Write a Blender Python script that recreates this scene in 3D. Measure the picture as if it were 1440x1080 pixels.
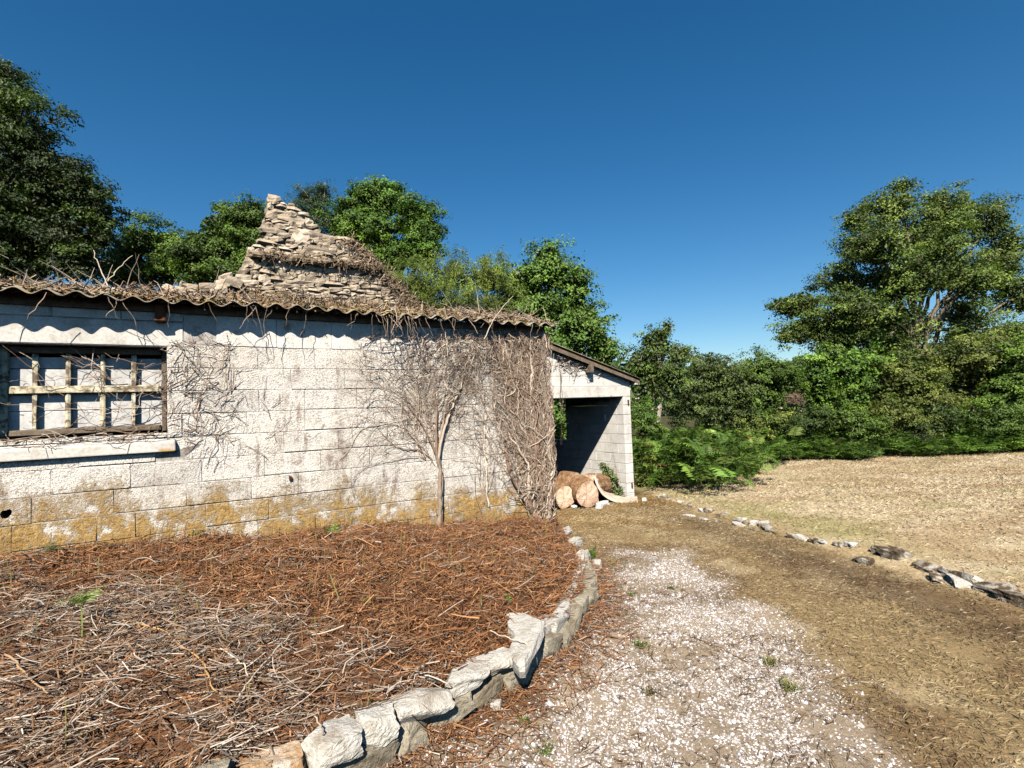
import bpy, math, random
import numpy as np
from mathutils import Matrix, Vector

for o in list(bpy.data.objects): bpy.data.objects.remove(o)
SC = bpy.context.scene
COL = SC.collection
rng = np.random.default_rng(7)
random.seed(7)

# ------------------------------------------------------------------ camera, sky, sun
PIT, ROL, FPX = math.radians(2.5), math.radians(-2.0), 720.0
EYE = np.array([0, 0, 1.7])
FW = np.array([0, math.cos(PIT), math.sin(PIT)])
_r0 = np.array([1., 0, 0]); _u0 = np.array([0, -math.sin(PIT), math.cos(PIT)])
RT = math.cos(ROL) * _r0 + math.sin(ROL) * _u0
UP = -math.sin(ROL) * _r0 + math.cos(ROL) * _u0
cd = bpy.data.cameras.new('camera'); cam = bpy.data.objects.new('camera', cd); COL.objects.link(cam)
cd.sensor_width = 36; cd.lens = 18; cd.clip_start = 0.05; cd.clip_end = 3000
m = Matrix.Identity(4)
for i in range(3):
    m[i][0], m[i][1], m[i][2], m[i][3] = RT[i], UP[i], -FW[i], EYE[i]
cam.matrix_world = m
SC.camera = cam

SUN = np.array([0.09, 1.218, -1.15]); SUN /= np.linalg.norm(SUN)      # direction the light travels
ELEV = math.asin(-SUN[2])
world = bpy.data.worlds.new('World'); SC.world = world; world.use_nodes = True
wn = world.node_tree.nodes; wn.clear()
sky = wn.new('ShaderNodeTexSky'); sky.sky_type = 'NISHITA'; sky.sun_disc = False
sky.sun_elevation = ELEV; sky.sun_rotation = math.pi + math.atan2(SUN[0], SUN[1])
sky.altitude = 100; sky.air_density = 1.0; sky.dust_density = 0.35; sky.ozone_density = 3.6
bg = wn.new('ShaderNodeBackground'); bg.inputs['Strength'].default_value = 0.058
wo = wn.new('ShaderNodeOutputWorld')
hs_ = wn.new('ShaderNodeHueSaturation'); hs_.inputs['Hue'].default_value = 0.496; hs_.inputs['Saturation'].default_value = 1.32
world.node_tree.links.new(sky.outputs[0], hs_.inputs['Color']); world.node_tree.links.new(hs_.outputs[0], bg.inputs[0]); world.node_tree.links.new(bg.outputs[0], wo.inputs[0])
ld = bpy.data.lights.new('sun', 'SUN'); ld.energy = 5.0; ld.angle = math.radians(0.5); ld.color = (1, 0.93, 0.825)
sun = bpy.data.objects.new('sun', ld); COL.objects.link(sun)
sun.rotation_euler = Vector(SUN).to_track_quat('-Z', 'Y').to_euler()
sun.location = (-2, -20, 22)
SC.view_settings.view_transform = 'Standard'; SC.view_settings.look = 'None'
SC.view_settings.gamma = 1; SC.view_settings.use_curve_mapping = False
SC.view_settings.exposure = 1.0
SC.cycles.max_bounces = 6; SC.cycles.diffuse_bounces = 0; SC.cycles.transparent_max_bounces = 8

# ------------------------------------------------------------------ frames of reference
def ray(x, y): return FW + (x - 720) / FPX * RT - (y - 540) / FPX * UP
def at(x, y, Y):
    r = ray(x, y); return EYE + r * (Y / r[1])
def atz(x, y, z):
    r = ray(x, y); return EYE + r * ((z - 1.7) / r[2])
T = np.array([0.85334, 0.52135, 0]); W = np.array([-0.52135, 0.85334, 0])   # along the block wall, into it
C0 = np.array([0.4465, 6.4640, 0])                                         # right-hand corner of the wall
ZV = np.array([0, 0, 1.])
def wp(u, d, z): return C0 + u * T + d * W + z * ZV
def wpa(u, d, z):
    u, d, z = np.broadcast_arrays(np.asarray(u, float), np.asarray(d, float), np.asarray(z, float))
    return C0 + u[..., None] * T + d[..., None] * W + z[..., None] * ZV
WROT = math.atan2(T[1], T[0])
def onw(x, y, d=0):
    r = ray(x, y); k = ((C0 + W * d - EYE) @ W) / (r @ W); p = EYE + k * r
    return float((p - C0) @ T), float(p[2])

# ------------------------------------------------------------------ noise
def _h(ix, iy, s):
    n = (ix * 374761393 + iy * 668265263 + s * 1442695041) & 0x7fffffff
    n = (n ^ (n >> 13)) * 1274126177 & 0x7fffffff
    return ((n ^ (n >> 16)) & 0xffff) / 65535.0
def vn(x, y, s=0):
    x = np.asarray(x, float); y = np.asarray(y, float)
    ix = np.floor(x).astype(np.int64); iy = np.floor(y).astype(np.int64)
    fx = x - ix; fy = y - iy; fx = fx * fx * (3 - 2 * fx); fy = fy * fy * (3 - 2 * fy)
    a = _h(ix, iy, s); b = _h(ix + 1, iy, s); c = _h(ix, iy + 1, s); d = _h(ix + 1, iy + 1, s)
    return (a * (1 - fx) + b * fx) * (1 - fy) + (c * (1 - fx) + d * fx) * fy
def fbm(x, y, s=0, o=4):
    r = 0; a = 0.5; t = 0
    for i in range(o):
        r = r + a * vn(x * 2 ** i, y * 2 ** i, s + i * 17); t += a; a *= 0.5
    return r / t
def sst(a, b, x):
    t = np.clip((x - a) / (b - a), 0, 1); return t * t * (3 - 2 * t)

# ------------------------------------------------------------------ materials
def setin(n, k, v):
    if k in n.inputs: n.inputs[k].default_value = v
class NT:
    def __init__(s, name):
        s.m = bpy.data.materials.new(name); s.m.use_nodes = True; s.t = s.m.node_tree; s.n = s.t.nodes
        s.n.clear(); s.out = s.n.new('ShaderNodeOutputMaterial'); s.b = s.n.new('ShaderNodeBsdfPrincipled')
        s.t.links.new(s.b.outputs[0], s.out.inputs[0]); setin(s.b, 'Specular IOR Level', 0.25)
    def l(s, a, b): s.t.links.new(a, b)
    def new(s, ty, **k):
        n = s.n.new(ty)
        for a, v in k.items(): setattr(n, a, v)
        return n
    def noise(s, vec, scale, detail=5, rough=0.6, out=0):
        n = s.new('ShaderNodeTexNoise'); n.inputs['Scale'].default_value = scale; n.inputs['Detail'].default_value = detail
        n.inputs['Roughness'].default_value = rough; s.l(vec, n.inputs['Vector']); return n.outputs[out]
    def math(s, op, a, b=None, c=None):
        n = s.new('ShaderNodeMath', operation=op)
        for i, v in enumerate((a, b, c)):
            if v is None: continue
            if isinstance(v, (int, float)): n.inputs[i].default_value = v
            else: s.l(v, n.inputs[i])
        return n.outputs[0]
    def map(s, v, a, b, c=0, d=1):
        n = s.new('ShaderNodeMapRange'); s.l(v, n.inputs[0])
        for i, x in enumerate((a, b, c, d)): n.inputs[i + 1].default_value = x
        n.interpolation_type = 'SMOOTHSTEP'; return n.outputs[0]
    def ramp(s, v, stops):
        n = s.new('ShaderNodeValToRGB'); s.l(v, n.inputs[0]); e = n.color_ramp.elements
        while len(e) < len(stops): e.new(0.5)
        for i, (p, c) in enumerate(stops): e[i].position = p; e[i].color = (*c, 1)
        return n.outputs[0]
    def mix(s, f, a, b, mode='MIX'):
        n = s.new('ShaderNodeMix', data_type='RGBA', blend_type=mode)
        for k, v in ((0, f), (6, a), (7, b)):
            if isinstance(v, (int, float)): n.inputs[k].default_value = v
            elif isinstance(v, tuple): n.inputs[k].default_value = (*v, 1)
            else: s.l(v, n.inputs[k])
        return n.outputs[2]
    def pos(s): return s.new('ShaderNodeNewGeometry').outputs['Position']
    def obj(s): return s.new('ShaderNodeTexCoord').outputs['Object']
    def rand(s): return s.new('ShaderNodeObjectInfo').outputs['Random']
    def attr(s, name='Col'):
        n = s.new('ShaderNodeAttribute'); n.attribute_name = name; return n.outputs['Color']
    def bump(s, h, strength=0.5, dist=0.01):
        n = s.new('ShaderNodeBump'); n.inputs['Strength'].default_value = strength; n.inputs['Distance'].default_value = dist
        s.l(h, n.inputs['Height']); s.l(n.outputs[0], s.b.inputs['Normal'])
    def col(s, c): s.l(c, s.b.inputs['Base Color'])
    def rough(s, r): s.b.inputs['Roughness'].default_value = r

def mat_block():
    k = NT('weathered_concrete'); p = k.pos()
    big = k.noise(p, 1.3, 4); mid = k.noise(p, 7, 6, 0.7); fine = k.noise(p, 70, 4, 0.7); pit = k.noise(p, 150, 2)
    c = k.ramp(big, [(0.3, (0.64, 0.585, 0.505)), (0.5, (0.78, 0.74, 0.67)), (0.7, (0.84, 0.81, 0.755))])
    c = k.mix(0.6, c, k.ramp(k.rand(), [(0, (0.72, 0.7, 0.68)), (0.4, (0.94, 0.92, 0.9)), (1, (1.0, 0.96, 0.92))]), 'MULTIPLY')
    # dark weathering specks, heavier in patches
    sp = k.math('MULTIPLY', k.map(fine, 0.47, 0.6), k.map(mid, 0.4, 0.58))
    c = k.mix(k.math('MULTIPLY', sp, 0.72), c, (0.2, 0.16, 0.13))
    c = k.mix(k.math('MULTIPLY', k.map(pit, 0.54, 0.64), 0.7), c, (0.17, 0.14, 0.115))
    # brown vertical run marks
    st = k.new('ShaderNodeMapping'); st.inputs['Scale'].default_value = (3.2, 3.2, 0.55); k.l(p, st.inputs[0])
    run = k.noise(st.outputs[0], 1.5, 5, 0.65)
    c = k.mix(k.math('MULTIPLY', k.map(run, 0.54, 0.64), k.map(mid, 0.36, 0.6, 0.1, 0.75)), c, (0.19, 0.12, 0.085))
    # ochre lichen band along the foot of the wall
    dt = k.new('ShaderNodeVectorMath', operation='DOT_PRODUCT'); k.l(p, dt.inputs[0]); dt.inputs[1].default_value = tuple(T)
    u = k.math('SUBTRACT', dt.outputs['Value'], float(C0 @ T))
    dw = k.new('ShaderNodeVectorMath', operation='DOT_PRODUCT'); k.l(p, dw.inputs[0]); dw.inputs[1].default_value = tuple(W)
    onwall = k.map(k.math('SUBTRACT', dw.outputs['Value'], float(C0 @ W)), 0.3, 0.4, 1, 0)
    sep = k.new('ShaderNodeSeparateXYZ'); k.l(p, sep.inputs[0])
    zl = k.math('MULTIPLY_ADD', u, -0.088, 0.76)
    n1 = k.noise(p, 2.1, 6, 0.65)
    ed = k.math('ADD', k.math('SUBTRACT', zl, sep.outputs[2]), k.math('MULTIPLY', k.math('SUBTRACT', n1, 0.5), 0.95))
    n2 = k.noise(p, 26, 5, 0.75)
    ed2 = k.math('ADD', ed, k.math('MULTIPLY', k.math('SUBTRACT', n2, 0.5), 0.7))
    lm = k.math('MULTIPLY', k.map(ed2, -0.04, 0.26), onwall)
    hole = k.map(k.noise(p, 6.5, 6, 0.75), 0.5, 0.6, 1, 0.12)
    lm = k.math('MULTIPLY', lm, hole)
    # a few stray lichen spots higher up
    lm = k.math('MAXIMUM', lm, k.math('MULTIPLY', k.map(k.noise(p, 2.7, 6, 0.7), 0.685, 0.73), 0.7))
    lc = k.ramp(k.noise(p, 30, 6, 0.8), [(0.3, (0.17, 0.09, 0.025)), (0.44, (0.37, 0.215, 0.06)), (0.56, (0.5, 0.32, 0.11)), (0.7, (0.64, 0.5, 0.28))])
    c = k.mix(k.math('MULTIPLY', lm, 0.97), c, lc)
    foot = k.math('MULTIPLY', k.map(k.math('SUBTRACT', ed2, 0.28), 0.0, 0.3), onwall)
    c = k.mix(k.math('MULTIPLY', foot, 0.55), c, (0.19, 0.1, 0.03))
    k.col(c); k.rough(0.95)
    h = k.math('ADD', k.math('MULTIPLY', fine, 0.8), k.math('ADD', k.math('MULTIPLY', pit, 0.6), k.math('MULTIPLY', mid, 1.2)))
    h = k.math('ADD', h, k.math('MULTIPLY', k.math('MULTIPLY', lm, n2), 2.2))
    k.bump(h, 1.0, 0.016)
    return k.m
def mat_noise(name, stops, scale=8, rough=0.9, bump=0.6, dist=0.01, objspace=False, rnd=0.0, fine=60, stain=None, bs=0):
    k = NT(name); p = k.obj() if objspace else k.pos()
    n = k.noise(p, scale, 6, 0.65); c = k.ramp(n, stops)
    if rnd:
        r = k.ramp(k.rand(), [(0, (1 - rnd,) * 3), (1, (1.0, 1.0, 1.0))]); c = k.mix(1.0, c, r, 'MULTIPLY')
    f = k.noise(p, fine, 4, 0.7)
    c = k.mix(0.55, c, k.ramp(f, [(0.3, (0.5, 0.48, 0.45)), (0.6, (1, 1, 1))]), 'MULTIPLY')
    if stain:
        c = k.mix(k.math('MULTIPLY', k.map(k.noise(p, stain[1], 5, 0.7), stain[2], stain[2] + 0.08), stain[3]), c, stain[0])
    if bs: n = k.math('ADD', k.math('MULTIPLY', n, 0.35), k.math('MULTIPLY', k.noise(p, bs, 5, 0.75), 0.9))
    k.col(c); k.rough(rough); k.bump(k.math('ADD', n, k.math('MULTIPLY', f, 0.6)), bump, dist)
    return k.m
def mat_attr(name, rough=0.85, trans=0.0, spec=0.25, noise=0.0, scale=30, tint=None):
    k = NT(name); a = k.attr(); c = a
    if noise:
        f = k.noise(k.pos(), scale, 5, 0.7)
        c = k.mix(noise, a, k.ramp(f, [(0.3, (0.35, 0.35, 0.35)), (0.65, (1.15, 1.15, 1.15))]), 'MULTIPLY')
    k.col(c); k.rough(rough); setin(k.b, 'Specular IOR Level', spec)
    if trans:
        tr = k.new('ShaderNodeBsdfTranslucent')
        hs = k.mix(1.0, c, (1.25, 1.45, 0.55), 'MULTIPLY'); k.l(hs, tr.inputs[0])
        mx = k.new('ShaderNodeMixShader'); mx.inputs[0].default_value = trans
        k.l(k.b.outputs[0], mx.inputs[1]); k.l(tr.outputs[0], mx.inputs[2]); k.l(mx.outputs[0], k.out.inputs[0])
    return k.m
def mat_ground():
    k = NT('trodden_ground'); a = k.attr(); p = k.pos()
    f1 = k.noise(p, 42, 6, 0.72); f2 = k.noise(p, 150, 4, 0.7); f3 = k.noise(p, 2.2, 5, 0.6)
    c = k.mix(0.6, a, k.ramp(f1, [(0.3, (0.35, 0.32, 0.3)), (0.52, (1, 1, 1)), (0.72, (1.3, 1.27, 1.2))]), 'MULTIPLY')
    c = k.mix(0.65, c, k.ramp(f2, [(0.34, (0.4, 0.38, 0.36)), (0.6, (1.25, 1.25, 1.22))]), 'MULTIPLY')
    c = k.mix(0.4, c, k.ramp(f3, [(0.3, (0.7, 0.68, 0.62)), (0.65, (1.15, 1.15, 1.1))]), 'MULTIPLY')
    k.col(c); k.rough(0.97); setin(k.b, 'Specular IOR Level', 0.1)
    k.bump(k.math('ADD', f1, k.math('MULTIPLY', f2, 0.5)), 0.6, 0.014)
    return k.m
M = {}
M['block'] = mat_block()
M['plaster_block'] = mat_noise('rendered_block', [(0.28, (0.52, 0.475, 0.41)), (0.5, (0.72, 0.685, 0.625)), (0.7, (0.8, 0.77, 0.715))], 6, bump=0.9, dist=0.012, fine=60, rnd=.1, stain=((0.2, 0.14, 0.1), 5, 0.58, 0.7))
M['mortar'] = mat_noise('mortar', [(0.38, (0.16, 0.13, 0.105)), (0.55, (0.5, 0.47, 0.43))], 5)
M['plaster'] = mat_noise('cast_concrete', [(0.28, (0.42, 0.385, 0.335)), (0.5, (0.58, 0.55, 0.5)), (0.7, (0.66, 0.63, 0.58))], 5, bump=0.5, dist=0.006, fine=45, stain=((0.2, 0.16, 0.12), 4, 0.6, 0.6))
M['sill'] = mat_noise('sill_concrete', [(0.28, (0.4, 0.36, 0.31)), (0.5, (0.56, 0.525, 0.47)), (0.7, (0.63, 0.6, 0.55))], 5, bump=0.5, dist=0.006, fine=45, stain=((0.42, 0.24, 0.06), 4.5, 0.56, 0.8))
M['shed_block'] = mat_noise('shed_concrete', [(0.28, (0.5, 0.475, 0.43)), (0.5, (0.64, 0.615, 0.57)), (0.7, (0.72, 0.695, 0.65))], 4, bump=0.6, dist=0.008, rnd=0.1, fine=50)
M['fibre'] = mat_noise('fibre_cement', [(0.25, (0.08, 0.065, 0.045)), (0.45, (0.22, 0.18, 0.13)), (0.7, (0.4, 0.36, 0.29))], 7, bump=0.6, dist=0.01, fine=40, stain=((0.33, 0.24, 0.05), 6, 0.56, 0.7))
M['old_wood'] = mat_noise('old_wood', [(0.3, (0.09, 0.065, 0.045)), (0.7, (0.22, 0.17, 0.12))], 12)
M['paint'] = mat_noise('flaking_yellow_paint', [(0.44, (0.15, 0.115, 0.08)), (0.5, (0.43, 0.37, 0.25)), (0.6, (0.6, 0.55, 0.4)), (0.72, (0.64, 0.62, 0.53))], 11, bump=0.5, dist=0.004, fine=80)
M['board'] = mat_noise('grey_board', [(0.3, (0.42, 0.405, 0.385)), (0.6, (0.6, 0.585, 0.56)), (0.8, (0.66, 0.64, 0.61))], 3, bump=0.3, dist=0.004, fine=30, rnd=0.12)
M['rubble'] = mat_noise('lime_rubble_stone', [(0.28, (0.3, 0.22, 0.15)), (0.48, (0.5, 0.4, 0.29)), (0.72, (0.62, 0.52, 0.4))], 6, bump=0.9, dist=0.02, rnd=0.35, fine=45)
M['slate'] = mat_noise('mossy_slate', [(0.3, (0.12, 0.085, 0.055)), (0.5, (0.27, 0.2, 0.13)), (0.7, (0.4, 0.32, 0.22))], 8, bump=0.9, dist=0.02, rnd=0.4, fine=45)
M['rubble_core'] = mat_noise('rubble_mortar', [(0.3, (0.16, 0.12, 0.08)), (0.7, (0.32, 0.245, 0.17))], 9)
M['granite'] = mat_noise('pale_granite', [(0.28, (0.3, 0.25, 0.19)), (0.46, (0.56, 0.52, 0.45)), (0.68, (0.7, 0.67, 0.61))], 5, bump=1.0, dist=0.02, rnd=0.12, fine=55, stain=((0.25, 0.16, 0.08), 5, 0.58, 0.6), bs=26)
M['brown_granite'] = mat_noise('lichen_granite', [(0.3, (0.22, 0.12, 0.055)), (0.48, (0.4, 0.25, 0.13)), (0.6, (0.58, 0.5, 0.4)), (0.75, (0.66, 0.62, 0.54))], 5, bump=1.0, dist=0.015, fine=55, bs=26)
M['side_granite'] = mat_noise('grey_green_granite', [(0.28, (0.13, 0.095, 0.055)), (0.5, (0.36, 0.31, 0.225)), (0.72, (0.5, 0.455, 0.36))], 5, bump=1.0, dist=0.02, rnd=0.2, fine=50, bs=26)
M['dark_granite'] = mat_noise('mossy_granite', [(0.36, (0.05, 0.036, 0.022)), (0.47, (0.16, 0.115, 0.07)), (0.54, (0.42, 0.37, 0.3)), (0.66, (0.6, 0.56, 0.5))], 7, bump=1.0, dist=0.02, rnd=0.3, fine=50)
M['bark'] = mat_noise('tree_bark', [(0.3, (0.05, 0.04, 0.03)), (0.5, (0.16, 0.13, 0.1)), (0.7, (0.32, 0.28, 0.23))], 9, bump=1.0, dist=0.03)
M['leaf'] = mat_attr('leaf', 0.55, 0.22, 0.35)
M['frond'] = mat_attr('fern_frond', 0.6, 0.25, 0.3)
M['straw'] = mat_attr('dead_stalk', 0.8, 0, 0.2, 0.35, 40)
M['vine'] = mat_attr('dead_vine', 0.9, 0, 0.2, 0.5, 60)
M['gravel'] = mat_attr('quartz_gravel', 0.75, 0, 0.3, 0.35, 120)
M['ground'] = mat_ground()
M['sheet'] = mat_noise('curled_sheet', [(0.3, (0.45, 0.34, 0.25)), (0.6, (0.66, 0.56, 0.45))], 6, bump=0.4)
M['iron'] = mat_noise('rusty_iron', [(0.3, (0.05, 0.02, 0.012)), (0.7, (0.16, 0.06, 0.03))], 20)
M['chip'] = mat_noise('white_stone', [(0.3, (0.5, 0.48, 0.45)), (0.7, (0.76, 0.74, 0.7))], 9)
def mat_endgrain():
    k = NT('sawn_log_face'); o = k.obj()
    w = k.new('ShaderNodeTexWave', wave_type='RINGS', rings_direction='Y'); w.inputs['Scale'].default_value = 14; w.inputs['Distortion'].default_value = 7
    w.inputs['Detail'].default_value = 3; k.l(o, w.inputs[0])
    c = k.ramp(w.outputs[1], [(0, (0.56, 0.37, 0.25)), (0.5, (0.63, 0.45, 0.32)), (1, (0.68, 0.52, 0.39))])
    n = k.noise(o, 3.0, 5); c = k.mix(0.8, c, k.ramp(n, [(0.34, (0.45, 0.27, 0.16)), (0.55, (1, 1, 1))]), 'MULTIPLY')
    v = k.new('ShaderNodeTexVoronoi', feature='DISTANCE_TO_EDGE'); v.inputs['Scale'].default_value = 4.5; k.l(o, v.inputs['Vector'])
    c = k.mix(k.map(v.outputs['Distance'], 0.0, 0.03, 0.75, 0), c, (0.14, 0.07, 0.035))
    g2 = k.noise(o, 7, 6, 0.7); c = k.mix(k.map(g2, 0.5, 0.66, 0, 0.55), c, (0.3, 0.2, 0.13))
    k.col(c); k.rough(0.9); k.bump(k.noise(o, 40, 4), 0.8, 0.01); return k.m
M['endgrain'] = mat_endgrain()
M['logbark'] = mat_noise('log_bark', [(0.3, (0.09, 0.045, 0.022)), (0.5, (0.25, 0.14, 0.07)), (0.7, (0.42, 0.27, 0.15))], 10, bump=1.0, dist=0.02)

# ------------------------------------------------------------------ mesh helpers
def link(o, parent=None):
    COL.objects.link(o)
    if parent is not None: o.parent = parent
    return o
def tag(o, label=None, cat=None, group=None, kind=None):
    if label: o['label'] = label
    if cat: o['category'] = cat
    if group: o['group'] = group
    if kind: o['kind'] = kind
    return o
def empty(name, loc, label, cat, group=None, rz=0):
    o = bpy.data.objects.new(name, None); o.empty_display_size = 0.2
    o.location = tuple(loc); o.rotation_euler.z = rz; link(o); return tag(o, label, cat, group)
def nmesh(name, V, faces, mat, col=None, smooth=False):
    """faces: list of (M,k) int arrays; col: (N,3) per vertex"""
    V = np.ascontiguousarray(V, np.float32).reshape(-1, 3)
    faces = [np.asarray(f, np.int32) for f in faces if len(f)]
    me = bpy.data.meshes.new(name)
    nl = sum(f.size for f in faces); nf = sum(len(f) for f in faces)
    me.vertices.add(len(V)); me.vertices.foreach_set('co', V.ravel())
    me.loops.add(nl); me.loops.foreach_set('vertex_index', np.concatenate([f.ravel() for f in faces]))
    me.polygons.add(nf)
    tot = np.concatenate([np.full(len(f), f.shape[1], np.int32) for f in faces])
    me.polygons.foreach_set('loop_start', np.concatenate([[0], np.cumsum(tot)[:-1]]).astype(np.int32))
    me.polygons.foreach_set('loop_total', tot)
    me.polygons.foreach_set('use_smooth', np.full(nf, bool(smooth)))
    if col is not None:
        at_ = me.attributes.new('Col', 'FLOAT_COLOR', 'POINT')
        c4 = np.ones((len(V), 4), np.float32); c4[:, :3] = col; at_.data.foreach_set('color', c4.ravel())
    me.materials.append(mat); me.update(calc_edges=True); me.validate()
    return me
def nobj(name, me, parent=None): return link(bpy.data.objects.new(name, me), parent)
def obj(name, V, faces, mat, parent=None, col=None, smooth=False):
    return nobj(name, nmesh(name, V, faces, mat, col, smooth), parent)
def child_world(o, parent):           # keep world coordinates while parented
    o.parent = parent; o.matrix_parent_inverse = parent.matrix_basis.inverted()
    return o
BOXF = np.array([[0, 3, 2, 1], [4, 5, 6, 7], [0, 1, 5, 4], [1, 2, 6, 5], [2, 3, 7, 6], [3, 0, 4, 7]])
def hexa(name, P8, mat, parent=None):
    o = obj(name, P8, [BOXF], mat)
    return child_world(o, parent) if parent is not None else o
def wbox(name, u0, u1, d0, d1, z0, z1, mat, parent=None, jit=0.0, cut=0.006):
    """a box laid along the wall, edges worn (chamfered and slightly uneven)"""
    n = cut
    me = worn_box(name, (u1 - u0), (d1 - d0), (z1 - z0), mat, n, jit)
    o = nobj(name, me); o.matrix_world = Matrix.Translation(tuple(wp((u0 + u1) / 2, (d0 + d1) / 2, (z0 + z1) / 2))) @ Matrix.Rotation(WROT, 4, 'Z')
    if parent is not None:
        child_world(o, parent)
    return o
def worn_box(name, sx, sy, sz, mat, c, jit=0.0, seed=None):
    r = np.random.default_rng(int(rng.integers(1 << 30)) if seed is None else seed)
    c = min(c, sx * 0.3, sy * 0.3, sz * 0.3); V = []; idx = {}
    for ix in (-1, 1):
        for iy in (-1, 1):
            for iz in (-1, 1):
                for ax in range(3):
                    q = np.array([ix * sx / 2, iy * sy / 2, iz * sz / 2]); s = (ix, iy, iz)
                    for a in range(3):
                        if a != ax: q[a] -= s[a] * c
                    idx[(ix, iy, iz, ax)] = len(V); V.append(q)
    V = np.array(V)
    if jit: V += r.normal(0, jit, V.shape)
    F4 = []; F3 = []
    g = lambda ix, iy, iz, ax: idx[(ix, iy, iz, ax)]
    for s in (-1, 1):
        qs = [[g(s, -1, -1, 0), g(s, 1, -1, 0), g(s, 1, 1, 0), g(s, -1, 1, 0)], [g(1, s, -1, 1), g(-1, s, -1, 1), g(-1, s, 1, 1), g(1, s, 1, 1)], [g(-1, -1, s, 2), g(1, -1, s, 2), g(1, 1, s, 2), g(-1, 1, s, 2)]]
        F4 += [q if s > 0 else q[::-1] for q in qs]
    for a in range(3):
        b, d = [(1, 2), (0, 2), (0, 1)][a]
        for sb in (-1, 1):
            for sd in (-1, 1):
                def kk(sa, ax):
                    t = [0, 0, 0]; t[a] = sa; t[b] = sb; t[d] = sd; return g(*t, ax)
                q = [kk(-1, b), kk(1, b), kk(1, d), kk(-1, d)]
                if (sb * sd > 0) != (a == 1): q = q[::-1]
                F4.append(q[::-1])
    for ix in (-1, 1):
        for iy in (-1, 1):
            for iz in (-1, 1):
                t = [g(ix, iy, iz, 0), g(ix, iy, iz, 1), g(ix, iy, iz, 2)]
                F3.append(t if ix * iy * iz > 0 else t[::-1])
    return nmesh(name, V, [np.array(F4), np.array(F3)], mat)
def rock_mesh(name, mat, seed, n=3, rough=0.16, flat=1.0):
    """an uneven, angular stone about 1 x 1 x 1"""
    r = np.random.default_rng(seed); ids = {}; V = []; F = []
    def vid(i, j, k):
        key = (i, j, k)
        if key not in ids: ids[key] = len(V); V.append(np.array([i, j, k]) / n - 0.5)
        return ids[key]
    for i in range(n):
        for j in range(n):
            F += [[vid(i, j, 0), vid(i, j + 1, 0), vid(i + 1, j + 1, 0), vid(i + 1, j, 0)], [vid(i, j, n), vid(i + 1, j, n), vid(i + 1, j + 1, n), vid(i, j + 1, n)],
                  [vid(i, 0, j), vid(i + 1, 0, j), vid(i + 1, 0, j + 1), vid(i, 0, j + 1)], [vid(i, n, j), vid(i, n, j + 1), vid(i + 1, n, j + 1), vid(i + 1, n, j)],
                  [vid(0, i, j), vid(0, i, j + 1), vid(0, i + 1, j + 1), vid(0, i + 1, j)], [vid(n, i, j), vid(n, i + 1, j), vid(n, i + 1, j + 1), vid(n, i, j + 1)]]
    V = np.array(V); L = np.linalg.norm(V, axis=1, keepdims=True); V = V * (0.62 + 0.38 * np.clip(0.55 / L, 0.6, 1.4))
    ph = r.uniform(0, 6, (3, 4)); fr = r.uniform(2.5, 6, (3, 4, 3))
    D = np.stack([sum(np.sin(V @ fr[a, q] + ph[a, q]) for q in range(4)) for a in range(3)], 1) / 4
    V = V + rough * D * 0.55 + r.normal(0, rough * (.14 if n < 6 else .05), V.shape)
    if n >= 6:
        f2 = r.uniform(9, 18, (3, 3, 3)); V = V + rough * .045 * np.stack([sum(np.sin(V @ f2[a, q] + q * 2) for q in range(3)) for a in range(3)], 1)
    for q in range(3):                                    # a few broken facets
        d = r.normal(size=3); d /= np.linalg.norm(d); h = r.uniform(0.42, 0.52); s = V @ d
        V = V - np.clip(s - h, 0, None)[:, None] * d
    return nmesh(name, V, [np.array(F)], mat)
def tubes(P, R, n=3, closed=False):
    """P (N,K,3), R (N,K) -> V, quads"""
    P = np.asarray(P, float); N, K, _ = P.shape
    Tg = np.gradient(P, axis=1); Tg /= np.linalg.norm(Tg, axis=2, keepdims=True) + 1e-9
    ref = np.where(np.abs(Tg[..., 2:3]) > 0.9, np.array([1., 0.2, 0]), np.array([0, 0.1, 1.]))
    A = np.cross(Tg, ref); A /= np.linalg.norm(A, axis=2, keepdims=True) + 1e-9
    B = np.cross(Tg, A)
    th = np.arange(n) * 2 * math.pi / n
    V = P[:, :, None] + R[..., None, None] * (A[:, :, None] * np.cos(th)[None, None, :, None] + B[:, :, None] * np.sin(th)[None, None, :, None])
    i = np.arange(N)[:, None, None] * K * n; k = np.arange(K - 1)[None, :, None] * n; t = np.arange(n)[None, None, :]; t2 = (t + 1) % n
    q = np.stack([i + k + t, i + k + t2, i + k + n + t2, i + k + n + t], -1).reshape(-1, 4)
    return V.reshape(-1, 3), q
def ribbons(P, Wd, r):
    P = np.asarray(P, float); N, K, _ = P.shape; Tg = P[:, -1] - P[:, 0]
    S = np.cross(Tg, r.normal(size=(N, 3)) * [.6, .6, .3] + [0, 0, .8]); S /= np.linalg.norm(S, axis=1, keepdims=True) + 1e-9
    V = np.stack([P - S[:, None] * Wd[..., None], P + S[:, None] * Wd[..., None]], 2)
    i = np.arange(N)[:, None] * K * 2; k = np.arange(K - 1)[None] * 2
    return V.reshape(-1, 3), np.stack([i + k, i + k + 1, i + k + 3, i + k + 2], -1).reshape(-1, 4)
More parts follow.
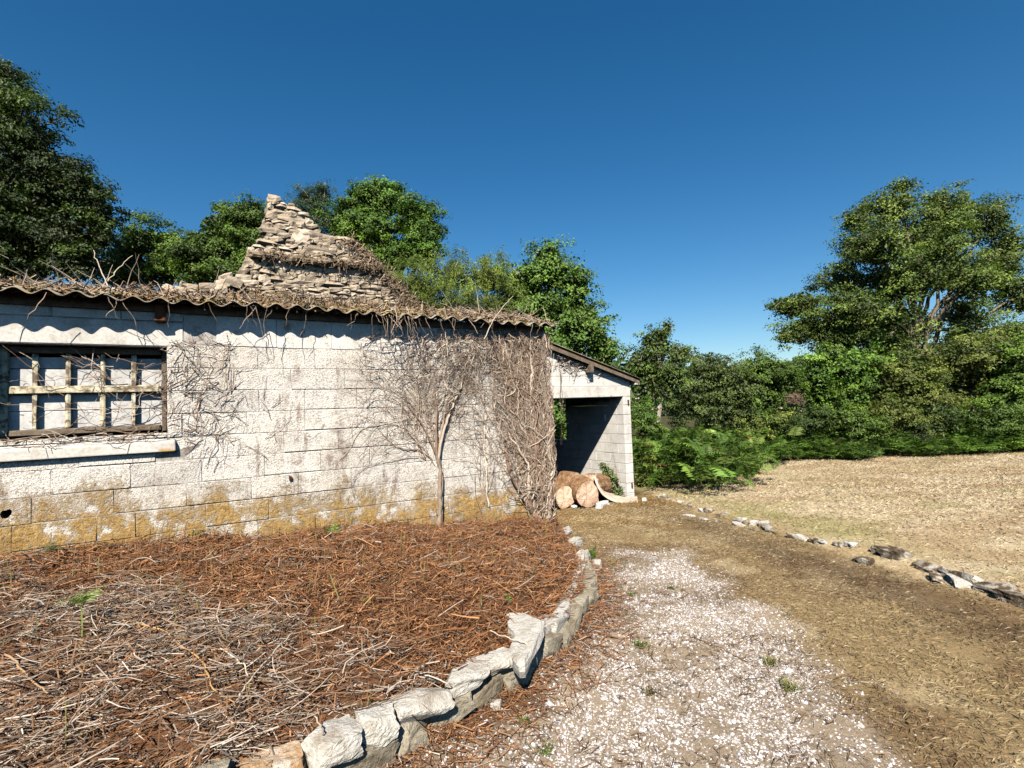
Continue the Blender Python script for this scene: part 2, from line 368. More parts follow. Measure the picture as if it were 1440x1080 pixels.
class Acc:
    def rib(s, P, Wd, C, r):
        V, q = ribbons(P, Wd, r); s.add(V, q, np.repeat(np.asarray(C, float), P.shape[1] * 2, 0))
    def __init__(s): s.V = []; s.F = {}; s.C = []; s.n = 0
    def add(s, V, F, C):
        V = np.asarray(V).reshape(-1, 3); F = np.asarray(F)
        s.V.append(V); s.F.setdefault(F.shape[1], []).append(F + s.n); s.n += len(V)
        C = np.asarray(C, float); s.C.append(np.broadcast_to(C, (len(V), 3)) if C.ndim == 1 else C)
    def tube(s, P, R, C, n=3):
        P = np.asarray(P, float); R = np.asarray(R, float)
        if P.ndim == 2: P = P[None]; R = R[None]
        V, q = tubes(P, R, n); C = np.asarray(C, float)
        if C.ndim == 2: C = np.repeat(C, P.shape[1] * n, 0)
        s.add(V, q, C)
    def build(s, name, mat, parent=None, smooth=False):
        return obj(name, np.concatenate(s.V), [np.concatenate(f) for f in s.F.values()], mat, parent, np.concatenate(s.C), smooth)

# ------------------------------------------------------------------ terrain
KERB = np.array([[2.3, 13.5], [2.62, 11.5], [2.86, 10.18], [3.12, 8.6], [3.38, 7.2], [3.62, 5.8], [3.974, 4.115], [4.5, 2.0], [4.9, 0.0], [5.3, -3]])
def kerb_side(X, Y):      # >0 on the field side
    xk = np.interp(Y, KERB[::-1, 1], KERB[::-1, 0]); return (np.asarray(X) - xk) * 0.97
def zground(X, Y):
    X = np.asarray(X, float); Y = np.asarray(Y, float)
    z = -0.029 * np.clip(Y - 2.0, 0, 8.7)
    z = z + 0.09 * sst(-0.05, 0.35, kerb_side(X, Y)) * sst(13, 8, Y)
    near = (X > -6) & (X < 1.5) & (Y > .2) & (Y < 6.6)
    if 'BEDPOLY' in globals() and near.any():
        b = np.zeros(X.shape); dd = -poly_sd(BEDPOLY, X[near], Y[near]); b[near] = (.10 + .05 * (vn(X[near] * 5, Y[near] * 5, 8) - .5)) * sst(.34, .04, dd) * sst(6.5, 5.2, Y[near]); z = z + b
    return z + 0.035 * (fbm(X * 0.9, Y * 0.9, 3, 3) - 0.5) + 0.02 * (fbm(X * 4, Y * 4, 5, 2) - 0.5)
def gp(px, py, z): return atz(px, py, z)[:2]
GRAV = np.array([gp(862, 768, -.13), gp(965, 775, -.13), gp(1040, 828, -.09), gp(1130, 895, -.05), gp(1205, 965, -.02), gp(1270, 1040, 0), gp(1310, 1085, 0), [2.2, 1.2], [2.4, -2], [-1.4, -2], [-1.2, 1.2],
                 gp(520, 1110, .02), gp(612, 1045, .02), gp(690, 988, 0), gp(770, 920, -.02), gp(818, 868, -.03), gp(842, 812, -.08)])
def poly_sd(P, X, Y):
    X = np.asarray(X, float); Y = np.asarray(Y, float); d = np.full(X.shape, 1e9); ins = np.zeros(X.shape, bool)
    for i in range(len(P)):
        a = P[i - 1]; b = P[i]; e = b - a
        t = np.clip(((X - a[0]) * e[0] + (Y - a[1]) * e[1]) / (e @ e), 0, 1)
        d = np.minimum(d, np.hypot(X - a[0] - t * e[0], Y - a[1] - t * e[1]))
        c = (a[1] > Y) != (b[1] > Y)
        with np.errstate(divide='ignore', invalid='ignore'): ins ^= c & (X < (b[0] - a[0]) * (Y - a[1]) / (b[1] - a[1]) + a[0])
    return np.where(ins, d, -d)
# line of the edging stones (world XY, z of their tops), left to right
EDGE = np.array([[-5.2, 0.9, .36], [-3.6, 1.05, .34], [-2.4, 1.35, .32], [-1.75, 1.72, .31], [-1.151, 2.144, .30], [-.71, 2.43, .29], [-.361, 2.827, .28], [.038, 3.30, .26], [.36, 3.85, .21], [.56, 4.4, .18], [.66, 4.95, .16], [.66, 5.7, .13], [.58, 6.42, .12]])
def bed_front(a):
    s = np.concatenate([[0], np.cumsum(np.hypot(*np.diff(EDGE[:, :2], axis=0).T))]); s /= s[-1]
    return np.stack([np.interp(a, s, EDGE[:, i]) for i in range(3)], -1)
def bed_back(a):
    u = -7.4 + a * 7.36
    return np.stack([C0[0] + u * T[0] - 0.0 * W[0], C0[1] + u * T[1], np.interp(u, [-7.4, -5.024, -4.166, -3.081, -1.666, -0.13], [.76, .69, .645, .6, .455, .235])], -1)
def bed_pt(a, b):
    f = bed_front(a); k = bed_back(a); p = f * (1 - b[..., None]) + k * b[..., None]
    p[..., 2] += 0.09 * np.sin(math.pi * b) + (0.15 * (fbm(p[..., 0] * 2.2, p[..., 1] * 2.2, 11, 4) - 0.5)) * np.minimum(1, b * 8) - 0.05 * (b < 1) * np.exp(-b * 9) - 0.03
    return p
BEDPOLY = np.concatenate([bed_front(np.linspace(0, 1, 60))[:, :2], bed_back(np.linspace(1, 0, 30))[:, :2]])
def ground_col(X, Y):
    X = np.asarray(X, float); Y = np.asarray(Y, float)
    c = np.empty(X.shape + (3,))
    n1 = fbm(X * 0.8, Y * 0.8, 21); n2 = fbm(X * 3, Y * 3, 23); n3 = .5 * fbm(X * 0.5 + Y * 0.2, Y * 1.1, 29) + .5 * fbm(X * 2.5, Y * 3.5, 30)
    trk = np.array([.27, .195, .1]); trk2 = np.array([.17, .108, .055]); trk3 = np.array([.36, .275, .155])
    m1 = sst(.4, .62, n1 * .6 + n2 * .4)[..., None]; m2 = sst(.52, .66, n2)[..., None]
    c[:] = trk * (1 - m1) + trk2 * m1; c = c * (1 - m2) + trk3 * m2
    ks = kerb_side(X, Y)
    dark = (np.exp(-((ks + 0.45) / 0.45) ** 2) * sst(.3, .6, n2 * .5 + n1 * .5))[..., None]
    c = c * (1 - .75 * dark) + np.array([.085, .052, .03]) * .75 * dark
    och = (sst(7.0, 9.0, Y) * sst(.35, .55, n1))[..., None]; c = c * (1 - .5 * och) + np.array([.28, .17, .055]) * .5 * och
    g = poly_sd(GRAV, X, Y) + (n2 - .5) * .6
    gm = sst(-.1, .2, g)[..., None]; gc = np.array([.3, .235, .17]) * (0.75 + .5 * n2[..., None])
    c = c * (1 - gm) + gc * gm
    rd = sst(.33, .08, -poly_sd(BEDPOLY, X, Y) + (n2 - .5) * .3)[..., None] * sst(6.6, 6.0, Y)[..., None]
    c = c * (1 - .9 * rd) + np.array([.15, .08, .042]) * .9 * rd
    fm = sst(-.02, .12, ks + (n2 - .5) * .15)[..., None] * (1 - sst(15.2, 15.9, Y + 0.0 * X))[..., None]
    str_ = np.array([.5, .4, .26]); st2 = np.array([.38, .28, .165]); st3 = np.array([.29, .26, .11])
    q = sst(.42, .62, n3)[..., None]; fc = str_ * (1 - q) + st2 * q
    q = (sst(.55, .7, fbm(X * .9, Y * 1.5, 41)) * .6 + np.exp(-((ks - 0.55) / .35) ** 2) * sst(4.5, 7, Y) * .8)[..., None]; q = np.clip(q, 0, 1) * .75
    fc = fc * (1 - q) + st3 * q
    c = c * (1 - fm) + fc * fm
    wild = np.maximum.reduce([sst(15.7, 16.4, Y), sst(1.5, .4, X + 100 * (Y < 9.8)) * sst(9.5, 10.5, Y), sst(0.6, -.4, ks + 100 * (Y < 10.8))])[..., None]
    wild = np.clip(wild, 0, 1)
    c = c * (1 - wild) + np.array([.07, .065, .03]) * wild
    return c
def build_ground():
    far = np.array([30, 50, 90, 170, 330, 620]); 
    xs = np.concatenate([-far[::-1] - 0., np.arange(-20, -6, 1.), np.arange(-6, 9.5, .09), np.arange(9.5, 26, .6), far])
    ys = np.concatenate([-far[::-1], np.arange(-20, -1, 1.), np.arange(-1, 17, .09), np.arange(17, 30, .8), far])
    X, Y = np.meshgrid(xs, ys); Z = zground(X, Y)
    V = np.stack([X, Y, Z], -1).reshape(-1, 3); nx = len(xs); ny = len(ys)
    i = (np.arange(ny - 1)[:, None] * nx + np.arange(nx - 1)[None]).ravel()
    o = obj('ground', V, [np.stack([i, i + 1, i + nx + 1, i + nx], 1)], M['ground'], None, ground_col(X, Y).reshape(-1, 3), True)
    tag(o, 'ground of gravel track, matted brown grass and mown straw coloured field', kind='structure')
def build_bed():
    na, nb = 190, 60
    A, B = np.meshgrid(np.linspace(0, 1, na), np.linspace(0, 1, nb)); P = bed_pt(A, B)
    skirt = P[0].copy(); skirt[:, 2] = -0.35
    V = np.concatenate([P.reshape(-1, 3), skirt])
    i = (np.arange(nb - 1)[:, None] * na + np.arange(na - 1)[None]).ravel(); F = np.stack([i, i + 1, i + na + 1, i + na], 1)
    j = np.arange(na - 1); s0 = na * nb
    F = np.concatenate([F, np.stack([s0 + j, s0 + j + 1, j + 1, j], 1)])
    n = fbm(P[..., 0] * 3, P[..., 1] * 3, 51)[..., None]
    c = np.array([.13, .065, .034]) * (.55 + .9 * n); c = np.concatenate([c.reshape(-1, 3), np.full((na, 3), (.07, .045, .03))])
    o = obj('planting_bed', V, [F], M['ground'], None, c, True)
    tag(o, 'raised earth bed between the stone edging and the block wall', kind='structure')
build_ground(); build_bed()

# ------------------------------------------------------------------ block building
BB = empty('block_building', wp(-2.5, 1.5, .3), 'long low concrete block building with corrugated roof and barred window', 'building', rz=WROT)
WIN = (-5.07, -3.99, 1.585, 2.31)
HU, HZ = onw(8, 723)
UL, ZB, ZT = -7.3, 0.08, 2.66
for a in ((UL, WIN[0], ZB, ZT), (WIN[1], -0.012, ZB, ZT), (WIN[0] - .004, HU - .05, ZB, WIN[2] - .012), (HU + .05, WIN[1] + .004, ZB, WIN[2] - .012), (HU - .05, HU + .05, ZB, HZ - .06), (HU - .05, HU + .05, HZ + .06, WIN[2] - .012), (WIN[0] - .004, WIN[1] + .004, WIN[3] + .01, ZT)):
    wbox('wall_core', a[0], a[1], .007, .195, a[2], a[3], M['mortar'], BB, cut=.001)
hexa('wall_core', np.array([wp(-.2, .195, ZB), wp(-.012, .195, ZB), wp(-.012, 4.2, ZB), wp(-.2, 4.2, ZB), wp(-.2, .195, ZT), wp(-.012, .195, ZT), wp(-.012, 4.2, 3.5), wp(-.2, 4.2, 3.5)]), M['mortar'], BB)
hexa('wall_core', np.array([wp(UL, .195, ZB), wp(UL + .2, .195, ZB), wp(UL + .2, 4.2, ZB), wp(UL, 4.2, ZB), wp(UL, .195, ZT), wp(UL + .2, .195, ZT), wp(UL + .2, 4.2, 3.5), wp(UL, 4.2, 3.5)]), M['mortar'], BB)
_bm = {}
def block(u0, u1, z0, z1, parent, mat, holes=False):
    L = round(u1 - u0, 2); H = round(z1 - z0, 2); key = (L, H, mat.name, int(rng.integers(3)))
    if key not in _bm: _bm[key] = worn_box('concrete_block', L - .0032, .1, H - .0032, mat, float(rng.uniform(.0018, .007)), .0014)
    o = nobj('concrete_block', _bm[key])
    o.matrix_world = Matrix.Translation(tuple(wp((u0 + u1) / 2, .05 + rng.normal(0, .0022), (z0 + z1) / 2))) @ Matrix.Rotation(WROT + rng.normal(0, .004), 4, 'Z') @ Matrix.Rotation(rng.normal(0, .006), 4, 'X')
    child_world(o, parent)
    return o
def hole_block(u0, u1, z0, z1, hu, hz, hr, parent):
    # front face is a ring round a broken hole, with a dark cavity behind it: a flat face coloured dark as the hole's shade
    n = 16; th = np.arange(n) * 2 * math.pi / n; r = hr * (1 + .22 * np.sin(2 * th + 1) + .12 * np.sin(3 * th))
    inn = np.stack([hu + r * .8 * np.cos(th), hz + r * 1.15 * np.sin(th)], 1)
    cs = np.maximum(np.abs(np.cos(th)), np.abs(np.sin(th)))
    out = np.stack([(u0 + u1) / 2 + np.cos(th) / cs * (u1 - u0 - .008) / 2, (z0 + z1) / 2 + np.sin(th) / cs * (z1 - z0 - .008) / 2], 1)
    V = np.concatenate([wpa(out[:, 0], 0, out[:, 1]), wpa(inn[:, 0], .002, inn[:, 1]), wpa(inn[:, 0], .1, inn[:, 1]), wpa(out[:, 0], .1, out[:, 1])])
    j = np.arange(n); k = (j + 1) % n
    F = np.concatenate([np.stack([j, k, n + k, n + j], 1), np.stack([n + j, n + k, 2 * n + k, 2 * n + j], 1), np.stack([k, j, 3 * n + j, 3 * n + k], 1)])
    cv = np.concatenate([V[2 * n:3 * n]]); o = obj('concrete_block', V, [F], M['block']); child_world(o, parent)
    h = obj('hole_shade', cv, [np.arange(n)[None, :]], M['iron']); child_world(h, o)  # iron used for its dark colour, standing in for shade in the hole
    return o
r0 = 0.735
for k in range(-3, 9):
    z0 = r0 + .2 * k; z1 = z0 + .2
    if k == 8: z1 = 2.64
    off = (0.0, .25, .1, .33, .05, .28, .17, .4, .1, .3, .02, .22)[k + 3]
    u = -0.002 - off if off > .1 else -0.002 - .5 + off
    cuts = [-0.002, u]
    while cuts[-1] > UL: cuts.append(cuts[-1] - float(rng.choice([.5, .5, .5, .48, .4, .25], p=[.3, .25, .2, .1, .1, .05])))
    for b, a in zip(cuts[:-1], cuts[1:]):
        if b - a < .05: continue
        ubase = np.interp((a + b) / 2, [-7.4, -5.0, -3, -1.7, -.1], [.8, .7, .6, .45, .25])
        if z1 < ubase - .12: continue
        if k == 8 and (a + b) / 2 < -3.86: continue                        # the cast lintel beam
        if k == 8 and b > -3.86 > a: a = -3.86
        if z1 > WIN[2] and z0 < WIN[3] and b > WIN[0] and a < WIN[1]:
            pcs = []
            if b > WIN[1] + .05: pcs.append((WIN[1] + .001, b, z0, min(z1, 9)))
            if a < WIN[0] - .05: pcs.append((a, WIN[0] - .001, z0, z1))
            for q in pcs:
                zz1 = q[3]
                if k == 7 and q[1] < -3.8: zz1 = min(zz1, 2.31)
                block(q[0], q[1], q[2], zz1, BB, M['block'])
            if z0 < WIN[2] - .02 and WIN[2] - z0 > .03: block(max(a, WIN[0]), min(b, WIN[1]), z0, WIN[2] - .01, BB, M['block'])
            continue
        hu, hz = onw(8, 723)
        if a < hu - .06 and b > hu + .06 and z0 < hz - .03 and z1 > hz + .03: hole_block(a, b, z0, z1, hu, hz, .034, BB)
        else: block(a, b, z0, z1, BB, M['plaster_block'] if k == 8 else M['block'])
wbox('lintel', UL, -3.862, -.003, .2, 2.312, 2.53, M['plaster'], BB, .002, .012)
for q in range(8): block(-3.864 - .44 * (q + 1), -3.864 - .44 * q, 2.533, 2.64, BB, M['plaster_block'])
# top plate and rafter ends under the eaves
wbox('back_wall', UL + .2, -.2, 4.0, 4.2, 0, 3.52, M['mortar'], BB, cut=.001)
wbox('wall_plate', UL, -.03, -.035, .0, 2.61, 2.69, M['old_wood'], BB, .003)
ru, rz_ = onw(226, 440)
wbox('rafter_end', ru - .035, ru + .035, -.1, .6, 2.52, 2.66, M['iron'], BB, .003)
# window
wd = empty('window', wp(-4.53, .1, 1.58), None, None, rz=WROT); wd['label'] = 'wide barred window with flaking yellow paint'
child_world(wd, BB)
def wchild(name, *a, **k):
    return child_world(wbox(name, *a, **k), wd)
for z0, z1 in ((1.6, 1.79), (1.793, 1.965), (1.968, 2.13), (2.133, 2.225)):
    wchild('board', WIN[0], WIN[1], .165 + rng.normal(0, .001), .185, z0, z1, M['board'], jit=.001, cut=.004)
wchild('frame', WIN[0] + .005, WIN[0] + .055, .1, .16, 1.59, 2.305, M['paint'], jit=.002)
wchild('frame', WIN[1] - .045, WIN[1] - .005, .12, .16, 1.59, 2.305, M['old_wood'], jit=.002)
wchild('frame', WIN[0] + .058, WIN[1] - .048, .105, .16, 2.255, 2.305, M['old_wood'], jit=.002)
wchild('frame', WIN[0] + .058, WIN[1] - .048, .1, .16, 1.6, 1.645, M['old_wood'], jit=.003)
for u in (-4.863, -4.655, -4.44, -4.229): wchild('mullion', u - .018, u + .018, .112, .155, 1.648, 2.25, M['paint'], jit=.003, cut=.008)
wchild('transom', WIN[0] + .058, WIN[1] - .048, .098, .15, 1.93, 1.985, M['paint'], jit=.003, cut=.008)
# sill with a sloping top
P8 = np.array([wp(UL + .9, -.045, 1.415), wp(-3.925, -.045, 1.415), wp(-3.925, .1, 1.44), wp(UL + .9, .1, 1.44), wp(UL + .9, -.042, 1.505), wp(-3.93, -.042, 1.505), wp(-3.935, .1, 1.575), wp(UL + .9, .1, 1.575)])
so = hexa('sill', P8, M['sill'], BB); bv = so.modifiers.new('bevel', 'BEVEL'); bv.width = .014; bv.segments = 3
# corrugated roof sheets
EAVE_D, RSL = -.2, math.tan(math.radians(12.5))
def sheet(u0, u1, d0, d1, zf, name, mat, parent, pitch=.177, amp=.021, th=.008, seed=0):
    r = np.random.default_rng(seed); us = np.linspace(u0, u1, int((u1 - u0) / pitch * 12) + 1); ds = np.array([d0, d0 + .25, (d0 + d1) / 2, d1])
    ed = .012 * (fbm(us * 6, us * 0 + seed, 9, 3) - .5)
    U, D = np.meshgrid(us, ds); D = D.copy(); D[0] += ed * 3
    w = amp * np.sin(2 * math.pi * U / pitch)
    zt = zf(U, D) + w
    n = len(us); V = np.concatenate([wpa(U, D, zt).reshape(-1, 3), wpa(U, D, zt - th).reshape(-1, 3)]); nd = len(ds)
    i = (np.arange(nd - 1)[:, None] * n + np.arange(n - 1)[None]).ravel(); F = np.stack([i, i + 1, i + n + 1, i + n], 1); o_ = n * nd
    j = np.arange(n - 1); jj = np.arange(nd - 1) * n
    F = np.concatenate([F, F[:, ::-1] + o_, np.stack([j + 1, j, j + o_, j + 1 + o_], 1), np.stack([jj + n - 1 + n, jj + n - 1, jj + n - 1 + o_, jj + 2 * n - 1 + o_], 1), np.stack([jj, jj + n, jj + n + o_, jj + o_], 1)])
    o = obj(name, V, [F], mat, None, None, True); child_world(o, parent); return o
u = .07; k = 0
while u > UL - .3:
    dz = rng.normal(0, .003) + (.004 if k % 2 else -.004); tl = rng.normal(0, .003); sk = rng.normal(0, .008); uu = u
    wob = lambda U, D, dz=dz, tl=tl, uu=uu: 2.692 + .006 * np.sin(U * 1.7) + dz + tl * (U - uu) + (D - EAVE_D) * RSL
    sheet(u - .925, u, EAVE_D + sk, 4.0, wob, 'roof_sheet', M['fibre'], BB, seed=k); u -= .885; k += 1
def zroof(u, d): return 2.70 + (d - EAVE_D) * RSL
# small rusty pin in the wall
pu, pz = onw(408, 672)
wbox('iron_pin', pu - .012, pu + .012, -.03, .02, pz - .02, pz + .02, M['iron'], BB, .002, .004)

# ------------------------------------------------------------------ open shed at the back
SD, SU0, SU1 = 2.5, .9, 3.66
SZR = lambda u: 2.84 - (u - 1.9) * .302
SH = empty('open_shed', wp(2.6, 3.8, -.25), 'open fronted lean-to shed of pale concrete blocks', 'shed', rz=WROT)
def shed_prism(name, uz, d0, d1, mat, cut=.0):
    uz = np.array(uz); n = len(uz); V = np.concatenate([wpa(uz[:, 0], d0, uz[:, 1]), wpa(uz[:, 0], d1, uz[:, 1])])
    j = np.arange(n); k = (j + 1) % n
    o = obj(name, V, [np.stack([k, j, n + j, n + k], 1), np.arange(n)[None], (np.arange(n)[::-1] + n)[None]], mat)
    child_world(o, SH)
    b = o.modifiers.new('bevel', 'BEVEL'); b.width = .004; b.segments = 1
    return o
GZ = -.35
opening = (1.95, 2.75, 1.02, 1.98)          # a hole in the side wall, towards the back (d offsets, z)
for k in range(12):
    z0 = GZ + .2 * k; z1 = min(z0 + .2, SZR(SU1) - .06)
    if z1 - z0 < .05: break
    q = 0.0; first = .2 if k % 2 else .45
    while q < 3.5:
        L = first if q == 0 else .45
        segs = [(q, min(q + L, 3.6))]
        if z1 > opening[2] + .02 and z0 < opening[3] - .02:
            a, b = segs[0]; segs = [s for s in ((a, min(b, opening[0])), (max(a, opening[1]), b)) if s[1] - s[0] > .05]
        for a, b in segs:
            jt = rng.normal(0, .0015)
            wbox('concrete_block', SU1 + jt, SU1 + .2 + jt, SD + a + .003, SD + b - .003, z0 + .003, z1 - .003, M['shed_block'], SH, .0012, .004)
        q += L
wbox('lintel', SU0, SU1 + .207, SD - .004, SD + .196, 1.822, 2.035, M['plaster'], SH, .001, .008)
# gable blocks above the lintel, cut to the slope of the roof
for k in range(6):
    z0 = 2.037 + .2 * k; z1 = z0 + .197; u = SU0 - (.25 if k % 2 else 0)
    while u < SU1 + .2:
        a, b = max(u, SU0), min(u + .45, SU1 + .2); u += .453
        ta, tb = SZR(a) - .07, SZR(b) - .07
        if ta - z0 < .02: continue
        if tb >= z1: pts = [(a, z0), (b, z0), (b, z1), (a, z1)]
        else:
            ux = lambda z: 1.9 + (2.84 - .07 - z) / .302
            pts = [(a, z0)]; pts.append((min(b, ux(z0)), z0))
            if tb > z0: pts.append((b, tb))
            if ta > z1: pts += [(ux(z1), z1), (a, z1)]
            else: pts.append((a, ta))
        if len(pts) >= 3: shed_prism('gable_block', pts, SD + .004 + rng.normal(0, .0012), SD + .17, M['shed_block'])
shed_prism('rear_wall', [(SU0, GZ), (SU1 - .002, GZ), (SU1 - .002, SZR(SU1) - .08), (SU0, SZR(SU0) - .08)], SD + 3.4, SD + 3.6, M['shed_block'])
shed_prism('side_wall', [(SU0 - .2, GZ), (SU0 - .002, GZ), (SU0 - .002, SZR(SU0) - .1), (SU0 - .2, SZR(SU0) - .1)], SD + .0, SD + 3.6, M['shed_block'])
u = SU0; k = 0
for k in range(4):                                   # sheets run down the slope; waves show along the eave side
    d0 = SD - .16 + k * .93; d1 = d0 + .97
    us = np.linspace(SU0 - .05, 4.03, 4); ds = np.linspace(d0, d1, 60)
    D, U = np.meshgrid(ds, us); z = SZR(U) - .03 + .022 * np.sin(2 * math.pi * (D - SD) / .177) + .004 * (k % 2)
    n = len(ds); V = np.concatenate([wpa(U, D, z).reshape(-1, 3), wpa(U, D, z - .012).reshape(-1, 3)]); o_ = n * 4
    i = (np.arange(3)[:, None] * n + np.arange(n - 1)[None]).ravel(); F = np.stack([i, i + n, i + n + 1, i + 1], 1)
    j = np.arange(n - 1) + 3 * n; jj = np.arange(3) * n
    F = np.concatenate([F, F[:, ::-1] + o_, np.stack([j, j + o_, j + 1 + o_, j + 1], 1), np.stack([jj, jj + o_, jj + n + o_, jj + n], 1), np.stack([jj + n - 1, jj + 2 * n - 1, jj + 2 * n - 1 + o_, jj + n - 1 + o_], 1)])
    child_world(obj('roof_sheet', V, [F], M['fibre'], None, None, True), SH)
shed_prism('verge_board', [(SU0, SZR(SU0) - .15), (4.02, SZR(4.02) - .13), (4.02, SZR(4.02) - .062), (SU0, SZR(SU0) - .062)], SD - .13, SD - .105, M['old_wood'])
wbox('purlin', 3.9, 3.99, SD - .12, SD + 3.5, SZR(3.95) - .165, SZR(3.95) - .07, M['plaster'], SH, .002)
pu, pz = onw(830, 519, SD - .1)
wbox('purlin', pu - .045, pu + .045, SD - .16, SD + 3.4, pz - .07, SZR(pu) - .075, M['old_wood'], SH, .003)
hu_, hz_ = onw(884, 573, SD)
for zz in (1.70, .0):                                # rusty hinge pins in the pier
    wbox('hinge_pin', SU1 + .12, SU1 + .145, SD - .03, SD + .05, zz - .05, zz + .05, M['iron'], SH, .003)
wbox('switch_box', SU1 - .03, SU1 + .004, SD + .55, SD + .63, 1.32, 1.46, M['plaster'], SH, .001)

# ------------------------------------------------------------------ ruined gable
RD = 4.05
RG = empty('ruined_gable', wp(-1.7, RD + .3, 3.3), 'ruined rubble stone gable with broken chimney peak and slate ledge', 'ruin', rz=WROT)
def prof(pts): 
    a = np.array([onw(x, y, RD) for x, y in pts]); return a
LO = prof([(300, 412), (309, 399), (331, 390), (345, 371), (351, 361), (347, 356), (352, 350), (372, 337), (378, 325), (370, 321), (372, 312), (376, 305), (377, 292), (379, 279)])
RO = prof([(600, 440), (573, 410), (545, 383), (539, 377), (536, 372), (504, 341), (491, 332), (470, 337), (452, 330), (449, 322), (440, 312), (432, 302), (418, 292), (405, 283), (396, 280)])
def lo(z): return np.interp(z, np.maximum.accumulate(LO[:, 1]), LO[:, 0])
def ro(z): return np.interp(z, np.maximum.accumulate(RO[:, 1]), RO[:, 0])
stones = [rock_mesh('rubble_stone', M['rubble'], 100 + i, 2, .13) for i in range(9)]
ledges = [rock_mesh('slate_slab', M['slate'], 140 + i, 2, .2) for i in range(4)]
def place(me, name, u, d, z, su, sd, sz, parent, rx=0, ry=0, rz=0):
    o = nobj(name, me)
    mw = Matrix.Translation(tuple(wp(u, d, z))) @ Matrix.Rotation(WROT + rz, 4, 'Z') @ Matrix.Rotation(ry, 4, 'Y') @ Matrix.Rotation(rx, 4, 'X') @ Matrix.Diagonal((su, sd, sz, 1))
    o.matrix_world = mw
    if parent is not None: child_world(o, parent)
    return o
z = 3.42; ZTOP = LO[-1, 1]
row = 0
while z < ZTOP:
    h = float(rng.uniform(.058, .108)); led = 4.2 < z < 4.31
    zc = z + h / 2; a, b = float(lo(zc)), float(ro(zc))
    u = a - .02 * rng.random()
    while u < b - .03:
        L = float(np.clip(rng.lognormal(math.log(.2), .42), .09, .42))
        if led: L = float(rng.uniform(.3, .55))
        if b - u - L < .07: L = b - u
        hh = h * rng.uniform(.9, 1.25)
        if led: place(ledges[int(rng.integers(4))], 'slate_slab', u + L / 2, RD + .07, zc, L * 1.1, .42, hh * 1.05, RG, rng.normal(0, .05), rng.normal(0, .04), rng.normal(0, .05))
        else: place(stones[int(rng.integers(9))], 'rubble_stone', u + L / 2, RD + .13 + rng.normal(0, .008), zc + rng.normal(0, .006), L * 1.19, .3, hh * 1.2, RG, rng.normal(0, .035), rng.normal(0, .035), rng.normal(0, .04))
        u += L
    z += h * .92; row += 1
zs = np.linspace(3.3, ZTOP - .03, 40)
pl = np.concatenate([np.stack([lo(zs) + .05, zs], 1), np.stack([ro(zs) - .05, zs], 1)[::-1]])
n = len(pl); V = np.concatenate([wpa(pl[:, 0], RD + .07, pl[:, 1]), wpa(pl[:, 0], RD + .5, pl[:, 1])])
j = np.arange(n); k_ = (j + 1) % n; h_ = n // 2; q = np.arange(h_ - 1)
fr = np.stack([q, n - 1 - q, n - 2 - q, q + 1], 1)
child_world(obj('wall_core', V, [np.stack([k_, j, n + j, n + k_], 1), fr[:, ::-1], fr + n], M['rubble_core']), RG)
RG_base = hexa('wall_core', np.array([wp(-4.4, RD + .1, 0), wp(.1, RD + .1, 0), wp(.1, RD + .55, 0), wp(-4.4, RD + .55, 0), wp(-4.4, RD + .1, 3.42), wp(.1, RD + .1, 3.42), wp(.1, RD + .55, 3.42), wp(-4.4, RD + .55, 3.42)]), M['rubble_core'], RG)
# patch of pale plaster left on the chimney breast
pu, pz = onw(424, 332, RD)
place(rock_mesh('plaster_patch', M['sheet'], 171, 5, .2), 'plaster_patch', pu, RD + .03, pz, .26, .1, .3, RG)
for px, py, s in ((318, 390, .17), (313, 401, .2), (328, 397, .22), (292, 404, .2), (275, 407, .19), (257, 409, .16), (305, 409, .25), (285, 412, .2), (240, 408, .15), (262, 402, .14)):
    u_, z_ = onw(px, py, RD - .1)
    place(stones[int(rng.integers(9))], 'fallen_stone', u_, RD - .1, z_, s * 1.3, s, s * .7, RG, *rng.normal(0, .2, 3))
# debris and dead creeper hugging the broken courses
a = Acc(); N = 1150
pu = rng.uniform(-3.6, .1, N); d_ = np.full(N, RD - .03); pz = np.empty(N)
side = rng.random(N)
e1 = side < .5; zz = rng.uniform(3.5, 4.85, N); pu = np.where(e1, ro(zz) - np.abs(rng.normal(0, .2, N)), pu)
zz = np.where(e1, zz, np.where(side < .75, 4.36 + rng.normal(0, .03, N), 3.62 + np.abs(rng.normal(0, .06, N))))
pu = np.where((side >= .5) & (side < .75), rng.uniform(-2.9, -.9, N), pu)
base = wpa(pu, RD - .05 - .05 * rng.random(N) - .06 * ((side >= .5) & (side < .75)), zz)
dr = rng.normal(size=(N, 3)); dr[:, 2] -= .2; dr /= np.linalg.norm(dr, axis=1)[:, None]; dr -= (dr @ W)[:, None] * W * .7
L = rng.uniform(.04, .22, N); t = np.linspace(0, 1, 4)
P = base[:, None] + dr[:, None] * (L[:, None] * t)[..., None] + rng.normal(0, .015, (N, 4, 3))
cc = np.array([.33, .235, .15]) * rng.uniform(.4, 1.25, (N, 1))
a.tube(P, np.repeat(rng.uniform(.0035, .008, N)[:, None], 4, 1), cc, 3)
o = a.build('dead_creeper', M['vine']); child_world(o, RG); o['kind'] = 'stuff'

